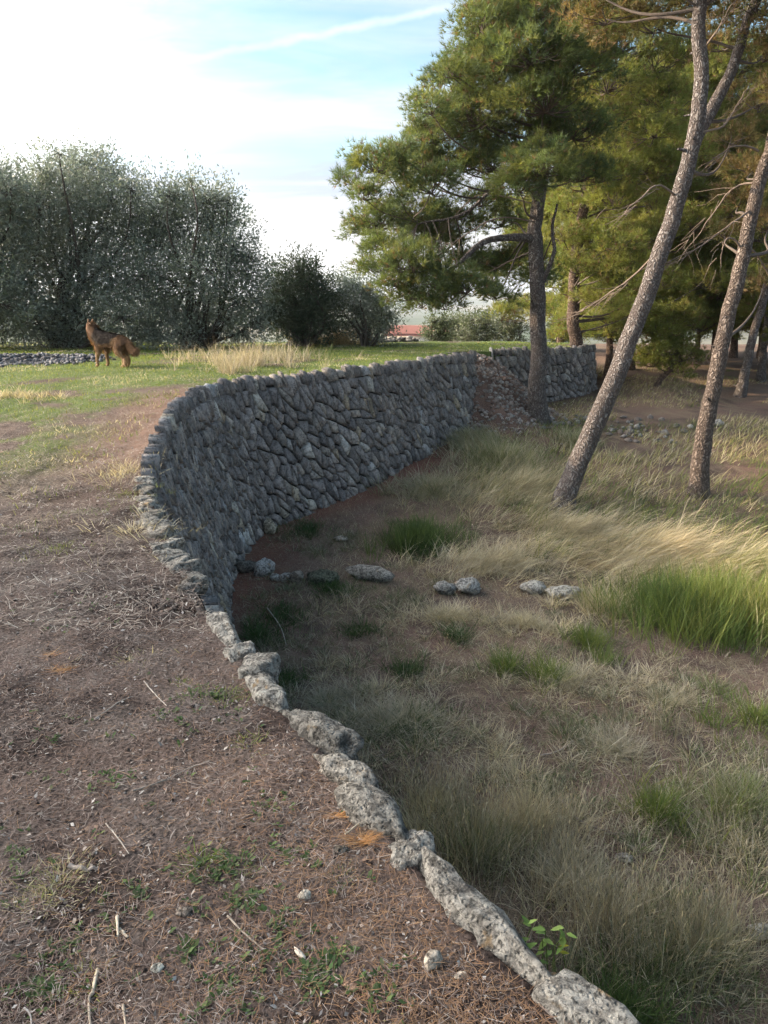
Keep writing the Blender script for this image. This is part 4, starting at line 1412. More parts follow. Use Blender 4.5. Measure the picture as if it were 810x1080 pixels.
for _ in range(210):
    qx, qy = RNG.uniform(250, 660), RNG.uniform(550, 860)
    patch(g, qx, qy, 0.28, 0.22, int(RNG.uniform(60, 230)), RNG.uniform(0.07, 0.17), DGREEN + DGREEN + GREYS, 0.005, 0.35, 0.4, levels=3)
for _ in range(70):
    qx, qy = RNG.uniform(560, 810), RNG.uniform(720, 1080)
    patch(g, qx, qy, 0.25, 0.2, int(RNG.uniform(50, 190)), RNG.uniform(0.07, 0.2), DGREEN + GREEN + GREYS, 0.0045, 0.3, 0.4, levels=3)
o = g.build('green_grass', M_GRASS)
tag(o, 'tufts of long green grass growing on the lower ground', 'grass', None, 'stuff')

g = Geo()
patch(g, 690, 585, 2.1, 1.1, 9500, 0.62, STRAW, 0.006, 0.42, 0.7, E, 0.55, tuft=0.09)
patch(g, 790, 600, 1.3, 0.8, 3800, 0.6, STRAW + YGREEN, 0.006, 0.40, 0.65, E, 0.6, tuft=0.09)
patch(g, 600, 560, 1.2, 0.8, 4200, 0.6, STRAW + GREYS, 0.006, 0.40, 0.75, E - .3, 0.6, tuft=0.09)
patch(g, 545, 520, 1.5, 1.2, 5200, 0.55, STRAW + GREYS + GREEN[:1], 0.007, 0.32, 0.6, E, 0.8, tuft=0.09)
patch(g, 500, 470, 1.2, 1.2, 3800, 0.5, STRAW + GREYS + GREEN, 0.007, 0.3, 0.55, 3.5, 0.9, tuft=0.09)
patch(g, 455, 520, 1.0, 0.8, 2600, 0.42, GREYS + GREEN[:1], 0.007, 0.3, 0.5, None)
patch(g, 520, 598, 1.0, 0.45, 2800, 0.5, STRAW + GREYS, 0.006, 0.35, 0.65, 0.2, 1.1, tuft=0.08)
patch(g, 470, 652, 1.1, 0.45, 2200, 0.22, GREYS + STRAW, 0.005, 0.35, 0.5)
patch(g, 560, 660, 1.0, 0.4, 1500, 0.22, STRAW + GREYS, 0.005, 0.35, 0.5)
patch(g, 640, 640, 0.8, 0.5, 1600, 0.35, STRAW, 0.005, 0.3, 0.5)
patch(g, 420, 760, 0.9, 0.55, 3600, 0.26, GREYS, 0.004, 0.45, 0.5)
patch(g, 350, 740, 0.6, 0.5, 1600, 0.20, GREYS, 0.004, 0.5, 0.5)
patch(g, 600, 720, 1.0, 0.6, 1700, 0.26, STRAW + GREYS, 0.004, 0.4, 0.5)
patch(g, 700, 740, 1.0, 0.6, 1300, 0.24, GREYS + STRAW, 0.004, 0.5, 0.4)
patch(g, 655, 790, 0.45, 0.35, 1000, 0.26, GREYS, 0.004, 0.5, 0.5)
patch(g, 460, 850, 0.6, 0.5, 700, 0.34, GREYS + STRAW, 0.0035, 0.2, 0.3)
patch(g, 500, 900, 0.75, 0.5, 850, 0.38, STRAW + GREYS, 0.0035, 0.16, 0.25)
patch(g, 560, 870, 0.7, 0.5, 1400, 0.34, STRAW + GREYS, 0.0035, 0.25, 0.3)
patch(g, 640, 980, 0.75, 0.55, 850, 0.38, GREYS + STRAW, 0.0035, 0.22, 0.3)
patch(g, 740, 1000, 0.95, 0.65, 1250, 0.38, GREYS + STRAW + GREEN[:1], 0.0035, 0.25, 0.35)
patch(g, 600, 930, 0.6, 0.4, 1200, 0.30, GREYS, 0.0035, 0.3, 0.4)
patch(g, 780, 900, 0.7, 0.6, 900, 0.30, STRAW + GREYS, 0.0035, 0.3, 0.4)
for _ in range(110):
    qx, qy = RNG.uniform(330, 810), RNG.uniform(590, 880)
    patch(g, qx, qy, 0.30, 0.22, int(RNG.uniform(50, 170)), RNG.uniform(0.10, 0.24), GREYS + STRAW, 0.0045, 0.35, 0.45, levels=3)
# thin short dry cover everywhere, then the meadow under the pines
n = 44000
X, Y = RNG.uniform(-2.6, 8.5, n), 2.6 + RNG.random(n) ** 0.8 * 11.0
P = np.stack((X, Y, z_low(X, Y) - 0.005), 1)
P = P[on_low(P)]
P = P[vnoise(P[:, 0] * 1.1, P[:, 1] * 1.1, 7, 3) > 0.38]
n = len(P)
blades(g, P, RNG.uniform(0, 6.28, n), RNG.uniform(0.04, 0.2, n), RNG.uniform(0.002, 0.005, n), np.abs(RNG.normal(0.45, 0.3, n)), np.abs(RNG.normal(0.4, 0.3, n)),
       pick(STRAW + GREYS + GREYS, n, 0.25), 3)
n = 70000
X, Y = RNG.uniform(2.0, 17, n), 11.0 + RNG.random(n) ** 1.2 * 17.0
P = np.stack((X, Y, z_low(X, Y) - 0.005), 1)
P = P[on_low(P)]
P = P[vnoise(P[:, 0] * 0.6 + 8, P[:, 1] * 0.6, 7, 3) + 0.12 * sstep(20, 14, P[:, 1]) > 0.43]
n = len(P)
mixc = pick(STRAW + YGREEN, n, 0.25)
gr = vnoise(P[:, 0] * 0.5, P[:, 1] * 0.5 + 6, 2, 2) > 0.55
mixc[gr] = pick(GREEN + DGREEN + YGREEN, int(gr.sum()), 0.2)
blades(g, P, E + RNG.normal(0, 1.0, n), RNG.uniform(0.10, 0.34, n) * (1.2 - 0.7 * sstep(14, 22, P[:, 1])), RNG.uniform(0.006, 0.013, n), np.abs(RNG.normal(0.3, 0.2, n)), np.abs(RNG.normal(0.4, 0.2, n)), mixc, 3)
o = g.build('dry_grass', M_GRASS)
tag(o, 'straw-coloured dry grass combed by wind over the lower ground', 'grass', None, 'stuff')

# seed heads on the nearest tall stalks
g = Geo()
for (px_, py_, rx, ry, n, h) in ((500, 900, .7, .5, 170, .5), (640, 990, .7, .5, 220, .5), (740, 1000, .8, .5, 230, .48), (460, 850, .5, .4, 90, .4), (600, 880, .7, .4, 90, .42), (690, 780, .8, .5, 70, .4)):
    P = scatter(low(px_, py_), rx, ry, n, z_low)
    P = P[on_low(P)]
    for p in P:
        a, ln = RNG.uniform(0, 6.28), RNG.uniform(0.05, 0.32)
        hh_ = h * RNG.uniform(0.7, 1.2)
        top = p + np.array((math.cos(a) * ln * hh_, math.sin(a) * ln * hh_, hh_ * math.cos(ln)))
        mid_ = (p + top) / 2 - np.array((math.cos(a), math.sin(a), 0)) * ln * 0.12 * hh_
        c = pick(STRAW + GREYS, 1, 0.15)[0]
        Q = spline(np.array((p, mid_, top)), 5)
        tube(g, Q, (0.0016, 0.0014, 0.0012, 0.001, 0.0008), 3, c, cap=False)
        dr = unit(Q[-1] - Q[-2])
        tube(g, [top, top + dr * .014, top + dr * .03, top + dr * .042], (0.001, 0.004, 0.003, 0.0005), 4, c * 1.05, cap=False)
o = g.build('seed_stalks', M_GRASS)
tag(o, 'thin dry stalks with seed heads below the near capping stones', 'grass', None, 'stuff')

# turf on the terrace
g = Geo()
n = 190000
X, Y = RNG.uniform(-16, 5.5, n), 5.0 + RNG.random(n) * 20.0
k = (X < edge_x(Y) - 0.25) & (X > -0.56 * Y - 1)
X, Y = X[k], Y[k]
dd = edge_x(Y) - X
m = vnoise(X * 0.7, Y * 0.7, 1, 4) * .5 + vnoise(X * 2.3 + 5, Y * 2.3, 2, 4) * .5 + 0.05 * sstep(8, 12, Y) + 0.04 * sstep(12, 18, Y)
k = (m > 0.415 + RNG.normal(0, .045, len(X)) + 0.10 * sstep(1.0, 0.2, dd) * (Y < 12.5) + 0.12 * sstep(8.0, 6.0, Y))
X, Y = X[k], Y[k]
P = np.stack((X, Y, z_up(X, Y) - 0.005), 1)
n = len(P)
tc = pick(GREEN + YGREEN + YGREEN, n, 0.2)
dry = vnoise(X * 0.9 + 50, Y * 1.4, 3, 3) > 0.57
tc[dry] = pick(STRAW + YGREEN + GREYS, int(dry.sum()), 0.2)
blades(g, P, RNG.uniform(0, 6.28, n), RNG.uniform(0.02, 0.075, n), RNG.uniform(0.005, 0.009, n) * (0.7 + Y / 20), np.abs(RNG.normal(0.35, .25, n)), np.abs(RNG.normal(.3, .2, n)), tc, 3)
o = g.build('short_turf', M_GRASS)
tag(o, 'short green turf on the far half of the terrace', 'grass', None, 'stuff')

g = Geo()
PINKS = [(0.42, 0.36, 0.30), (0.34, 0.28, 0.22), (0.48, 0.42, 0.36), (0.30, 0.25, 0.18)]
kw = dict(zf=up, zfun=z_up, keep_low=False)
patch(g, 270, 386, 1.0, 0.5, 750, 0.50, PINKS, 0.005, 0.15, 0.3, tuft=.06, **kw)
patch(g, 240, 393, 0.6, 0.4, 320, 0.40, PINKS, 0.005, 0.15, 0.3, **kw)
patch(g, 300, 380, 1.1, 0.5, 500, 0.38, PINKS + GREEN, 0.007, 0.15, 0.3, **kw)
patch(g, 250, 380, 2.0, 0.6, 500, 0.28, PINKS, 0.008, 0.15, 0.3, **kw)
patch(g, 355, 363, 1.6, 0.5, 900, 0.55, [(0.45, 0.33, 0.2), (0.5, 0.4, 0.26)], 0.012, 0.15, 0.3, **kw)
patch(g, 20, 420, 0.8, 0.6, 800, 0.14, STRAW + GREYS, 0.006, 0.3, 0.4, **kw)
patch(g, 130, 500, 0.5, 0.7, 500, 0.12, STRAW + GREYS, 0.004, 0.4, 0.4, **kw)
patch(g, 140, 560, 0.4, 0.5, 320, 0.12, STRAW + GREYS, 0.004, 0.5, 0.4, **kw)
o = g.build('dry_grass', M_GRASS)
tag(o, 'pale dry grass standing above the bend of the wall', 'grass', None, 'stuff')

# small weeds in the near terrace
g = Geo()
for (px_, py_, r_, n, h, cols) in ((240, 735, .10, 240, .05, YGREEN + GREEN), (200, 735, .06, 90, .04, GREEN), (262, 785, .06, 80, .05, YGREEN), (250, 915, .07, 120, .045, GREEN), (210, 915, .04, 70, .055, GREEN), (225, 905, .12, 90, .03, DGREEN),
                                   (262, 950, .05, 90, .03, GREEN), (40, 950, .14, 260, .05, YGREEN + STRAW + GREYS), (60, 930, .1, 160, .05, YGREEN + STRAW), (45, 1045, .10, 190, .035, DGREEN + GREEN), (85, 1035, .05, 70, .04, YGREEN), (190, 720, .06, 60, .04, YGREEN),
                                   (360, 925, .05, 80, .035, GREYS + YGREEN), (330, 1035, .06, 80, .025, DGREEN), (340, 1015, .05, 70, .022, DGREEN), (240, 1040, .08, 120, .022, DGREEN), (130, 700, .2, 90, .05, YGREEN + STRAW), (60, 580, .3, 170, .06, YGREEN),
                                   (100, 540, .4, 220, .06, YGREEN + GREEN), (30, 560, .3, 160, .05, GREEN), (140, 520, .3, 160, .07, YGREEN), (405, 1050, .03, 40, .03, YGREEN), (280, 1010, .06, 70, .03, DGREEN), (210, 905, .02, 30, .06, YGREEN)):
    patch(g, px_, py_, r_ * 1.1, r_ * 1.1, n * 2, h * 0.9, cols, 0.0024 if h > .03 else 0.004, 0.4, 0.4, tuft=0.018, per=9, levels=3, **kw)
# flat rosettes of small oval leaves
for (px_, py_, r_, n) in ((240, 915, .16, 34), (262, 950, .06, 14), (45, 1045, .12, 30), (330, 1035, .14, 34), (345, 1012, .08, 18), (240, 1045, .16, 36), (70, 1000, .14, 20), (200, 1000, .2, 26), (150, 940, .2, 18), (300, 980, .2, 24),
                          (400, 1050, .12, 16), (225, 735, .2, 26), (190, 760, .25, 18), (120, 820, .3, 18), (280, 850, .25, 20), (100, 640, .5, 22), (60, 780, .3, 14), (310, 900, .2, 16), (20, 900, .25, 18)):
    C = scatter(up(px_, py_), r_, r_, n, z_up)
    for c in C:
        m_ = int(RNG.integers(4, 9))
        a = RNG.uniform(0, 6.28, m_)
        l = RNG.uniform(0.008, 0.022, m_)[:, None]
        d = np.stack((np.cos(a), np.sin(a), RNG.uniform(0.1, 0.7, m_)), 1)
        sd = np.stack((-np.sin(a), np.cos(a), np.zeros(m_)), 1)
        c0 = c + np.array((0, 0, 0.008)) + RNG.normal(0, .006, (m_, 3)) * np.array((1, 1, 0.3))
        V = np.stack((c0, c0 + d * l * .5 + sd * l * .3, c0 + d * l, c0 + d * l * .5 - sd * l * .3), 1).reshape(-1, 3)
        g.add(V, np.arange(len(V)).reshape(-1, 4), np.repeat(pick(GREEN + DGREEN + DGREEN + [(0.13, 0.14, 0.07)], m_, .3), 4, 0))
o = g.build('weeds', M_GRASS)
tag(o, 'small green weeds dotted through the needle litter', 'weeds', None, 'stuff')

# ------------------------------------------------------------------ needle litter
g = Geo()
n = 330000
Y = 0.75 + RNG.random(n) ** 1.6 * 9.0
X = RNG.uniform(-0.62, 0.42, n) * (Y + 0.9)
k = X < edge_x(Y) - 0.06
X, Y = X[k], Y[k]
n = len(X)
cl = vnoise(X * 2.2, Y * 2.2, 5, 3)
k = RNG.random(n) < 0.45 + 1.1 * sstep(0.35, 0.62, cl)
X, Y = X[k], Y[k]
n = len(X)
nr = sstep(1.6, 0.0, edge_x(Y) - X) * sstep(4.0, 2.0, Y)
tc = pick([(0.17, 0.12, 0.098), (0.25, 0.20, 0.17), (0.10, 0.068, 0.055), (0.40, 0.34, 0.29), (0.20, 0.12, 0.085)], n, 0.25, (3, 2, 3, 1, 2))
og = RNG.random(n) < nr * (0.22 + 0.4 * sstep(2.4, 1.4, Y))
tc[og] = pick([(0.25, 0.135, 0.07), (0.30, 0.18, 0.10), (0.20, 0.11, 0.06)], int(og.sum()), 0.2)
h = RNG.uniform(0, 6.28, n)
L = 0.012 + 0.055 * RNG.random(n) ** 1.8
wd = RNG.uniform(0.0009, 0.0020, n) * (0.8 + Y * 0.13)
z0 = z_up(X, Y) + np.abs(RNG.normal(0.004, 0.007, n))
d = np.stack((np.cos(h), np.sin(h), RNG.normal(0, 0.16, n)), 1)
sd = np.stack((-np.sin(h), np.cos(h), np.zeros(n)), 1)
bend = RNG.normal(0, 0.14, n)[:, None]
B = np.stack((X, Y, z0), 1)
M1 = B + d * (L * .5)[:, None] + sd * bend * L[:, None]
T1 = B + d * L[:, None]
w_ = sd * wd[:, None] * .5
lg = L > 0.03
for k, long_ in ((lg, True), (~lg, False)):
    if long_:
        V = np.stack((B - w_, B + w_, M1 + w_ * .8, T1, M1 - w_ * .8), 1)[k].reshape(-1, 3)
        F = (np.arange(k.sum())[:, None, None] * 5 + np.array(((0, 1, 2), (0, 2, 4), (4, 2, 3)))[None]).reshape(-1, 3)
        g.add(V, F, np.repeat(tc[k], 5, 0))
    else:
        V = np.stack((B - w_ * 1.2, B + w_ * 1.2, T1), 1)[k].reshape(-1, 3)
        g.add(V, np.arange(len(V)).reshape(-1, 3), np.repeat(tc[k], 3, 0))
# coarser straw farther along the path
n = 45000
Y = 3.5 + RNG.random(n) * 11.0
X = RNG.uniform(-0.62, 0.1, n) * (Y + 0.9)
k = X < edge_x(Y) - 0.05
X, Y = X[k], Y[k]
n = len(X)
h = RNG.uniform(0, 6.28, n)
B = np.stack((X, Y, z_up(X, Y) + np.abs(RNG.normal(0.004, 0.010, n))), 1)
d = np.stack((np.cos(h), np.sin(h), RNG.normal(0, 0.2, n)), 1) * RNG.uniform(0.03, 0.13, (n, 1))
w_ = np.stack((-np.sin(h), np.cos(h), np.zeros(n)), 1) * RNG.uniform(0.0012, 0.003, (n, 1))
g.add(np.stack((B - w_, B + w_, B + d), 1).reshape(-1, 3), np.arange(n * 3).reshape(-1, 3),
      np.repeat(pick([(0.22, 0.16, 0.12), (0.32, 0.26, 0.21), (0.15, 0.10, 0.08), (0.44, 0.38, 0.31)], n, 0.25), 3, 0))
# bark flakes, leaf crumbs and grit
n = 16000
Y = 0.8 + RNG.random(n) ** 1.5 * 7.0
X = RNG.uniform(-0.62, 0.42, n) * (Y + 0.9)
k = X < edge_x(Y) - 0.08
X, Y = X[k], Y[k]
n = len(X)
c = np.stack((X, Y, z_up(X, Y) + 0.004), 1)
a = RNG.uniform(0, 6.28, n)
s1 = RNG.uniform(0.003, 0.010, n) * (0.8 + Y * .12)
u = np.stack((np.cos(a), np.sin(a), RNG.normal(0, .4, n)), 1) * s1[:, None]
v = np.stack((-np.sin(a), np.cos(a), RNG.normal(0, .4, n)), 1) * (s1 * RNG.uniform(.3, .8, n))[:, None]
V = np.stack((c - u, c + v * .8, c + u, c - v), 1).reshape(-1, 3)
tc = pick([(0.30, 0.25, 0.21), (0.16, 0.11, 0.08), (0.42, 0.38, 0.34), (0.10, 0.07, 0.05), (0.24, 0.15, 0.10)], n, 0.2)
g.add(V, np.arange(len(V)).reshape(-1, 4), np.repeat(tc, 4, 0))
o = g.build('needle_litter', M_LITTER)
tag(o, 'brown fallen pine needles and bark crumbs over the near terrace', 'litter', None, 'stuff')

# crumbs of soil and grit
g = Geo()
pr_ = [rock_verts((1, 1, 1), 400 + q, 1, 0.6) for q in range(4)]
n = 3800
Y = 0.8 + RNG.random(n) ** 1.5 * 5.5
X = RNG.uniform(-0.62, 0.42, n) * (Y + 0.9)
k = X < edge_x(Y) - 0.10
X, Y = X[k], Y[k]
Zc = z_up(X, Y)
cc = pick([(0.075, 0.052, 0.042), (0.12, 0.085, 0.068), (0.05, 0.036, 0.03), (0.26, 0.23, 0.20)], len(X), 0.2, (4, 3, 3, 1))
szs = 0.0025 + 0.009 * RNG.random(len(X)) ** 3
for x_, y_, z_, c_, sz in zip(X, Y, Zc, cc, szs * (0.8 + Y * .12)):
    V, F = pr_[RNG.integers(4)]
    g.add(rotz(V * np.array((sz, sz * .8, sz * .6)), RNG.uniform(0, 6.3)) + np.array((x_, y_, z_ + sz * .3)), F, c_)
o = g.build('soil_crumbs', M_SOIL)
tag(o, 'dark crumbs of soil and grit among the fallen needles', 'soil', None, 'stuff')

# litter and twigs below the wall
g = Geo()
n = 60000
X, Y = RNG.uniform(-2.6, 8, n), 2.6 + RNG.random(n) ** 0.9 * 10
k = X > edge_x(Y) + 0.6
X, Y = X[k], Y[k]
n = len(X)
h = RNG.uniform(0, 6.28, n)
L = RNG.uniform(0.05, 0.16, n)
B = np.stack((X, Y, z_low(X, Y) + np.abs(RNG.normal(0.006, 0.012, n))), 1)
d = np.stack((np.cos(h), np.sin(h), RNG.normal(0, 0.15, n)), 1) * L[:, None]
w_ = np.stack((-np.sin(h), np.cos(h), np.zeros(n)), 1) * RNG.uniform(0.0014, 0.0036, (n, 1))
V = np.stack((B - w_, B + w_, B + d + w_ * .4, B + d - w_ * .4), 1).reshape(-1, 3)
tc = pick([(0.16, 0.09, 0.06), (0.24, 0.18, 0.13), (0.34, 0.28, 0.20), (0.10, 0.06, 0.045)], n, 0.25)
g.add(V, np.arange(len(V)).reshape(-1, 4), np.repeat(tc, 4, 0))
o = g.build('ground_litter', M_LITTER)
tag(o, 'dry needles and straw lying on the red soil below the wall', 'litter', None, 'stuff')


# ------------------------------------------------------------------ sticks, chips, needle bunches
def stick(label, pxs, r, col_, zf=up, lift=0.006, group='fallen sticks', name='stick', r_end=0.5):
    pts = np.array([zf(*p) for p in pxs])
    pts[:, 2] += lift
    loc = tuple(pts[0])
    Q = spline(pts, 4 * len(pts)) if len(pts) > 2 else np.linspace(pts[0], pts[1], 6)
    Q[:, 2] += np.random.default_rng(len(label)).normal(0, r * .35, len(Q))
    g = Geo()
    tube(g, Q, np.linspace(r, r * r_end, len(Q)), 7, col_, 0.2, len(label))
    o = g.build(name, M_WOOD, None, True, loc)
    return tag(o, label, 'stick', group)


PALEW = (0.52, 0.42, 0.31)
stick('long pale peeled stick at the bottom of the terrace', [(103, 1024), (98, 1048), (94, 1056), (96, 1090)], 0.0048, PALEW)
stick('short pale stick standing askew in the litter', [(124, 970), (125, 991)], 0.0050, PALEW, lift=0.012)
stick('stubby pale piece of wood beside the short pale stick', [(126, 982), (135, 990)], 0.0055, PALEW)
stick('short curved pale stick at the bottom beside the long peeled one', [(130, 1062), (133, 1085)], 0.004, (0.46, 0.36, 0.26))
stick('flat grey piece of bark in the litter', [(73, 915), (90, 918), (104, 917)], 0.008, (0.30, 0.25, 0.21))
stick('thin forked twig at the bottom corner of the terrace', [(26, 1065), (32, 1072), (34, 1085)], 0.0028, (0.42, 0.38, 0.34))
stick('long thin twig lying across the litter', [(140, 836), (170, 826), (200, 812), (222, 803)], 0.0035, (0.30, 0.24, 0.19))
stick('thin straw-coloured twig poking over the capping stones', [(364, 884), (384, 868), (402, 846)], 0.0024, (0.45, 0.37, 0.26), lift=0.015)
stick('bent grey twig above the weeds', [(152, 720), (165, 735), (176, 746)], 0.003, (0.36, 0.31, 0.26))
stick('slender twig leading to the split wood chip', [(240, 968), (262, 990), (292, 1014)], 0.003, (0.33, 0.27, 0.21))
stick('pale stalk lying beside the rosette weed', [(112, 870), (125, 886), (136, 902)], 0.0025, (0.42, 0.36, 0.30))
stick('thin twig near the far weeds of the terrace', [(100, 760), (125, 742), (140, 736)], 0.003, (0.32, 0.27, 0.22))
stick('long dead stem lying on the lower ground between weeds', [(588, 842), (610, 868), (640, 880), (668, 884)], 0.009, (0.20, 0.16, 0.13), low, 0.03)
stick('short dead branch on the red soil under the straw', [(570, 800), (588, 795), (604, 785)], 0.008, (0.28, 0.23, 0.19), low, 0.03)
stick('thin pale stem lying below the row of stones', [(282, 645), (296, 665), (302, 684)], 0.008, (0.40, 0.35, 0.29), low, 0.05)

# a split chip of wood
p = up(316, 1008)
bm_V, bm_F = rock_verts((0.032, 0.0085, 0.004), 77, 2, 0.5)
V = rotz(bm_V, -0.85) + p + np.array((0, 0, 0.008))
o = np_mesh('wood_chip', V, bm_F, M_WOOD, None, np.broadcast_to((0.55, 0.47, 0.38), (len(V), 3)), True, tuple(p))
tag(o, 'pale split chip of wood lying in the litter', 'wood chip')

for (px_, py_, n, r_, lab) in ((380, 888, 150, .030, 'orange bunch of fallen needles beside the capping stones'), (357, 862, 60, .022, 'small orange needle bunch above the larger one'),
                               (64, 708, 90, .05, 'tan bunch of dry needles on the upper part of the litter'), (52, 692, 50, .04, 'small tan needle bunch beyond the larger tan one')):
    c = up(px_, py_)
    g = Geo()
    P = np.column_stack((c[0] + RNG.normal(0, r_ * .5, n), c[1] + RNG.normal(0, r_ * .3, n), np.full(n, c[2] + .004)))
    blades(g, P, RNG.normal(0.2, .5, n) + math.pi * (RNG.random(n) < .4), RNG.uniform(.03, .075, n), 0.0018, RNG.uniform(.75, 1.0, n), 0.05, pick([(0.42, 0.19, 0.06), (0.34, 0.15, 0.05), (0.46, 0.26, 0.11)], n, .15), 3)
    o = g.build('needle_bunch', M_LITTER, None, False, tuple(c))
    tag(o, lab, 'pine needles', 'bunches of fallen needles')

# ------------------------------------------------------------------ leafy seedling rooted in the wall face
sp = WF(np.interp(up(545, 1018)[1], WALL_PLAN[:, 1], WF.s), 0.30, 0.06)
seed = thing('seedling', 'bright green leafy seedling growing out of the wall below the capping stones', 'plant', tuple(sp))
tips = [at_y(*q, sp[1] + dy) for q, dy in (((560, 978), .04), ((548, 996), .0), ((572, 990), .05), ((592, 998), .08), ((596, 986), .09), ((566, 1010), .02), ((584, 1006), .06), ((552, 1006), -.02), ((575, 982), .06))]
g = Geo()
for q in tips:
    tube(g, branch_path(sp, q, 0.05, 6, 0.08, int(q[0] * 1000)), np.linspace(0.003, 0.0012, 6), 5, (0.12, 0.16, 0.04), cap=False)
g.build('stem', M_GRASS, seed, True)
for qi, q in enumerate(tips):
    for kk in range(3):
        d = unit(np.array((RNG.normal(0, 1), RNG.normal(-.2, .6), RNG.normal(.15, .4))))
        s2 = unit(np.cross(d, (0, 0, 1)))
        nn2 = np.cross(s2, d)
        l = RNG.uniform(0.022, 0.040)
        q0 = q + RNG.normal(0, .006, 3)
        V = [q0, q0 + d * l * .35 + s2 * l * .26 + nn2 * l * .08, q0 + d * l * .8 + s2 * l * .16 + nn2 * l * .05, q0 + d * l * 1.1, q0 + d * l * .8 - s2 * l * .16 + nn2 * l * .05, q0 + d * l * .35 - s2 * l * .26 + nn2 * l * .08, q0 + d * l * .5]
        F = [(0, 1, 6), (1, 2, 6), (2, 3, 6), (3, 4, 6), (4, 5, 6), (5, 0, 6)]
        c = (0.40, 0.36, 0.04) if (qi in (3, 6) and kk == 0) else pick([(0.13, 0.21, 0.05), (0.18, 0.25, 0.065)], 1, .2)[0]
        np_mesh('leaf', V, F, M_GRASS, seed, np.broadcast_to(c, (7, 3)), True)

# ------------------------------------------------------------------ the dog
def build_dog():
    J = dict(pelvis=(-.33, 0, .545), loin=(-.16, 0, .56), mid=(.02, 0, .555), chest=(.20, 0, .545), wither=(.29, 0, .62), neck0=(.37, -.01, .68), neck1=(.43, -.02, .75),
             skull=(.485, -.035, .835), brow=(.53, -.06, .845), muz=(.59, -.10, .86), nose=(.635, -.13, .87),
             t0=(-.45, 0, .53), t1=(-.53, 0, .45), t2=(-.58, 0, .38), t3=(-.64, 0, .345), t4=(-.72, 0, .37))
    rad = dict(pelvis=(.15, .155), loin=(.15, .165), mid=(.16, .185), chest=(.165, .21), wither=(.155, .175), neck0=(.14, .15), neck1=(.118, .125), skull=(.09, .095), brow=(.07, .07),
               muz=(.046, .046), nose=(.032, .032), t0=(.06, .06), t1=(.075, .075), t2=(.08, .08), t3=(.085, .085), t4=(.05, .05))
    Ed = [('pelvis', 'loin'), ('loin', 'mid'), ('mid', 'chest'), ('chest', 'wither'), ('wither', 'neck0'), ('neck0', 'neck1'), ('neck1', 'skull'), ('skull', 'brow'), ('brow', 'muz'), ('muz', 'nose'),
          ('pelvis', 't0'), ('t0', 't1'), ('t1', 't2'), ('t2', 't3'), ('t3', 't4')]
    for sgn, tg, fx, hx in ((1, 'l', 0.05, -0.02), (-1, 'r', -0.05, 0.03)):
        for nm, p, r in (('sh', (.24, .09, .50), .078), ('el', (.20 + fx * .3, .105, .35), .05), ('wr', (.22 + fx, .10, .17), .032), ('fp', (.21 + fx, .10, .045), .030), ('ft', (.265 + fx, .10, .022), .026),
                         ('hip', (-.33, .085, .50), .105), ('kn', (-.25 + hx, .115, .37), .078), ('hk', (-.43 + hx, .11, .20), .038), ('hp', (-.41 + hx, .11, .05), .030), ('ht', (-.345 + hx, .11, .022), .028),
                         ('e0', (.465, .052, .91), .032), ('e1', (.458, .062, .955), .021), ('e2', (.46, .066, 1.0), .007)):
            J[nm + tg] = (p[0], p[1] * sgn - (0.03 if nm[0] == 'e' and nm[1].isdigit() else 0), p[2])
            rad[nm + tg] = (r, r)
        for a, b in (('chest', 'sh'), ('sh', 'el'), ('el', 'wr'), ('wr', 'fp'), ('fp', 'ft'), ('pelvis', 'hip'), ('hip', 'kn'), ('kn', 'hk'), ('hk', 'hp'), ('hp', 'ht'), ('skull', 'e0'), ('e0', 'e1'), ('e1', 'e2')):
            Ed.append((a if a in rad else a + tg, b + tg))
    keys = list(J)
    me = bpy.data.meshes.new('body')
    me.from_pydata([J[k] for k in keys], [(keys.index(a), keys.index(b)) for a, b in Ed], [])
    o = bpy.data.objects.new('dog_cage', me)
    COL.objects.link(o)
    o.modifiers.new('skin', 'SKIN').use_smooth_shade = True
    sv = me.skin_vertices[0].data if me.skin_vertices else None
    if sv is None:
        bpy.context.view_layer.objects.active = o
        bpy.ops.mesh.customdata_skin_add()
        sv = me.skin_vertices[0].data
    for i, k in enumerate(keys):
        sv[i].radius = rad[k]
        sv[i].use_root = (k == 'pelvis')
    o.modifiers.new('sub', 'SUBSURF').levels = 2
    o.modifiers['sub'].render_levels = 2
    bpy.context.view_layer.update()
    ev = o.evaluated_get(bpy.context.evaluated_depsgraph_get())
    m2 = ev.to_mesh()
    m2.calc_loop_triangles()
    V = np.array([v.co[:] for v in m2.vertices])
    N = np.array([v.normal[:] for v in m2.vertices])
    F = np.array([t.vertices[:] for t in m2.loop_triangles])
    ev.to_mesh_clear()
    bpy.data.objects.remove(o)
    return V, N, F


V, N, F = build_dog()


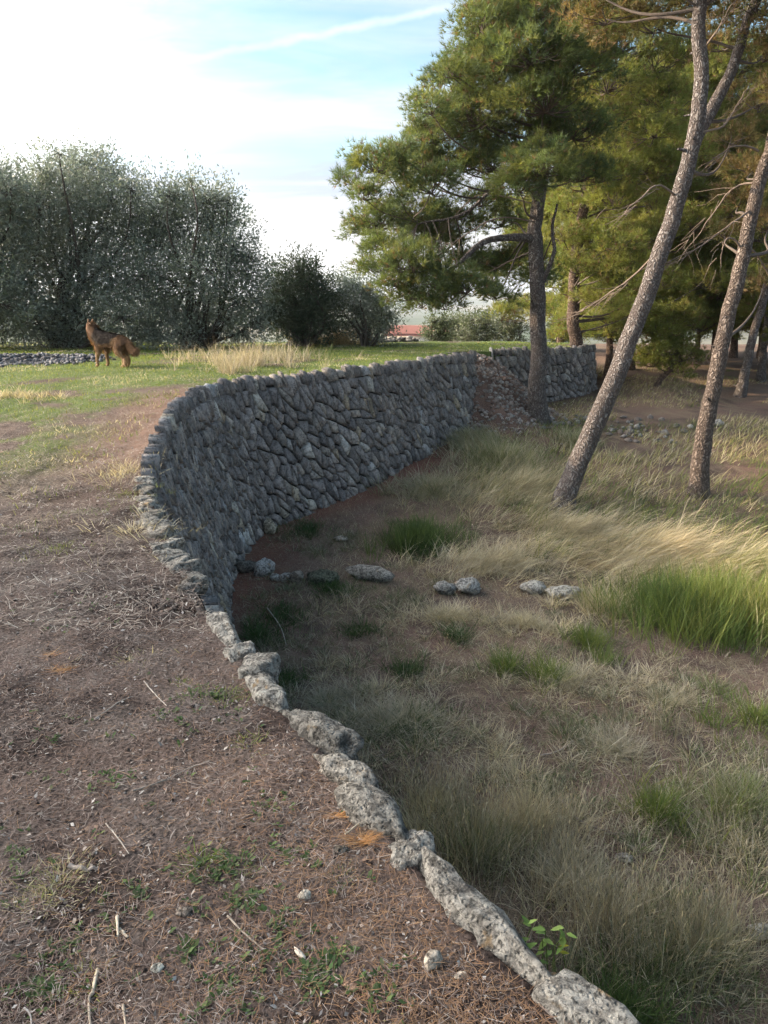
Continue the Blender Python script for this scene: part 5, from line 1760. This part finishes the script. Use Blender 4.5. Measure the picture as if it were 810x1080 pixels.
def coat(V):
    tan, dark, gold, red = np.array((0.27, 0.155, 0.08)), np.array((0.020, 0.017, 0.017)), np.array((0.44, 0.29, 0.16)), np.array((0.18, 0.095, 0.058))
    c = np.broadcast_to(tan, V.shape).copy()
    n = vnoise(V[:, 0] * 9, V[:, 1] * 9, V[:, 2] * 9, 2)
    saddle = sstep(-0.04, 0.05, V[:, 2] - 0.52 - 0.9 * np.abs(V[:, 0] - 0.08) ** 2 + (n - .5) * .16) * sstep(.40, .30, V[:, 0]) * sstep(-.42, -.30, V[:, 0])
    c += (dark - c) * saddle[:, None] * 0.93
    rump = sstep(-.22, -.34, V[:, 0]) * sstep(.4, .5, V[:, 2])
    c += (red - c) * (rump * .6)[:, None]
    neck = sstep(.30, .40, V[:, 0]) * sstep(.62, .7, V[:, 2])
    c += (red - c) * (neck * .55)[:, None]
    muz = sstep(.58, .64, V[:, 0])
    c += (dark - c) * (muz * .8)[:, None]
    legs = sstep(.42, .3, V[:, 2]) * (V[:, 0] > -.5)
    c += (gold - c) * (legs * .55)[:, None]
    tail = sstep(-.44, -.5, V[:, 0])
    c += (np.array((0.27, 0.15, 0.08)) - c) * tail[:, None]
    return c * (0.8 + 0.4 * n)[:, None]


dp = hit(117, 387, z_up)
DS, DH = 0.0, R(158.0)
dog_h = (387 - 336) / FPX * np.linalg.norm(dp - CAM)
DS = dog_h / 1.12
dog = thing('dog', 'long-haired tan and black shepherd dog standing on the turf, head raised, looking away', 'dog', tuple(dp))
cD, sD = math.cos(DH), math.sin(DH)
RotD = np.array(((cD, sD, 0), (-sD, cD, 0), (0, 0, 1)))
W3 = (V * DS) @ RotD + dp
np_mesh('body', W3, F, M_FUR, dog, coat(V), True)
# shaggy coat
tri = V[F]
area = np.linalg.norm(np.cross(tri[:, 1] - tri[:, 0], tri[:, 2] - tri[:, 0]), axis=1)
nf = 20000
fi = RNG.choice(len(F), nf, p=area / area.sum())
uv = RNG.random((nf, 2))
uv = np.where((uv.sum(1) > 1)[:, None], 1 - uv, uv)
bp = tri[fi, 0] + (tri[fi, 1] - tri[fi, 0]) * uv[:, :1] + (tri[fi, 2] - tri[fi, 0]) * uv[:, 1:]
bn = unit(N[F[fi]].mean(1))
flow = unit(bn * 0.55 + np.array((-0.8, 0, -0.55)) + RNG.normal(0, .22, bp.shape))
ln = np.where(bp[:, 0] < -.45, .085, np.where(bp[:, 2] < .3, .018, np.where(bp[:, 0] > .5,   .018, .075))) * RNG.uniform(.6, 1.3, nf)
ln = np.where((bp[:, 2] > .93), .012, ln)
sd = unit(np.cross(flow, bn)) * .007
VF = np.stack((bp - sd, bp + sd, bp + flow * ln[:, None]), 1).reshape(-1, 3)
np_mesh('fur', (VF * DS) @ RotD + dp, np.arange(len(VF)).reshape(-1, 3), M_FUR, dog, np.repeat(coat(bp) * RNG.uniform(.8, 1.25, (nf, 1)), 3, 0))

# ------------------------------------------------------------------ haze
g = Geo()
box_geo(g, (-9500, -9500, -56), (9500, 9500, 75), (1, 1, 1))
m = bpy.data.materials.new('haze_air')
m.use_nodes = True
k = Nodes(m.node_tree)
vol = k.n('ShaderNodeVolumePrincipled', {'Color': (0.86, 0.90, 0.97, 1.0), 'Density': 0.00016, 'Anisotropy': 0.35})
k.n('ShaderNodeOutputMaterial', {'Volume': vol.outputs[0]})
hz = g.build('haze', m)
tag(hz, 'thin pale haze in the distant air', 'haze', None, 'stuff')
print('triangles', sum(len(o.data.loops) - 2 * len(o.data.polygons) for o in scene.objects if o.type == 'MESH'))
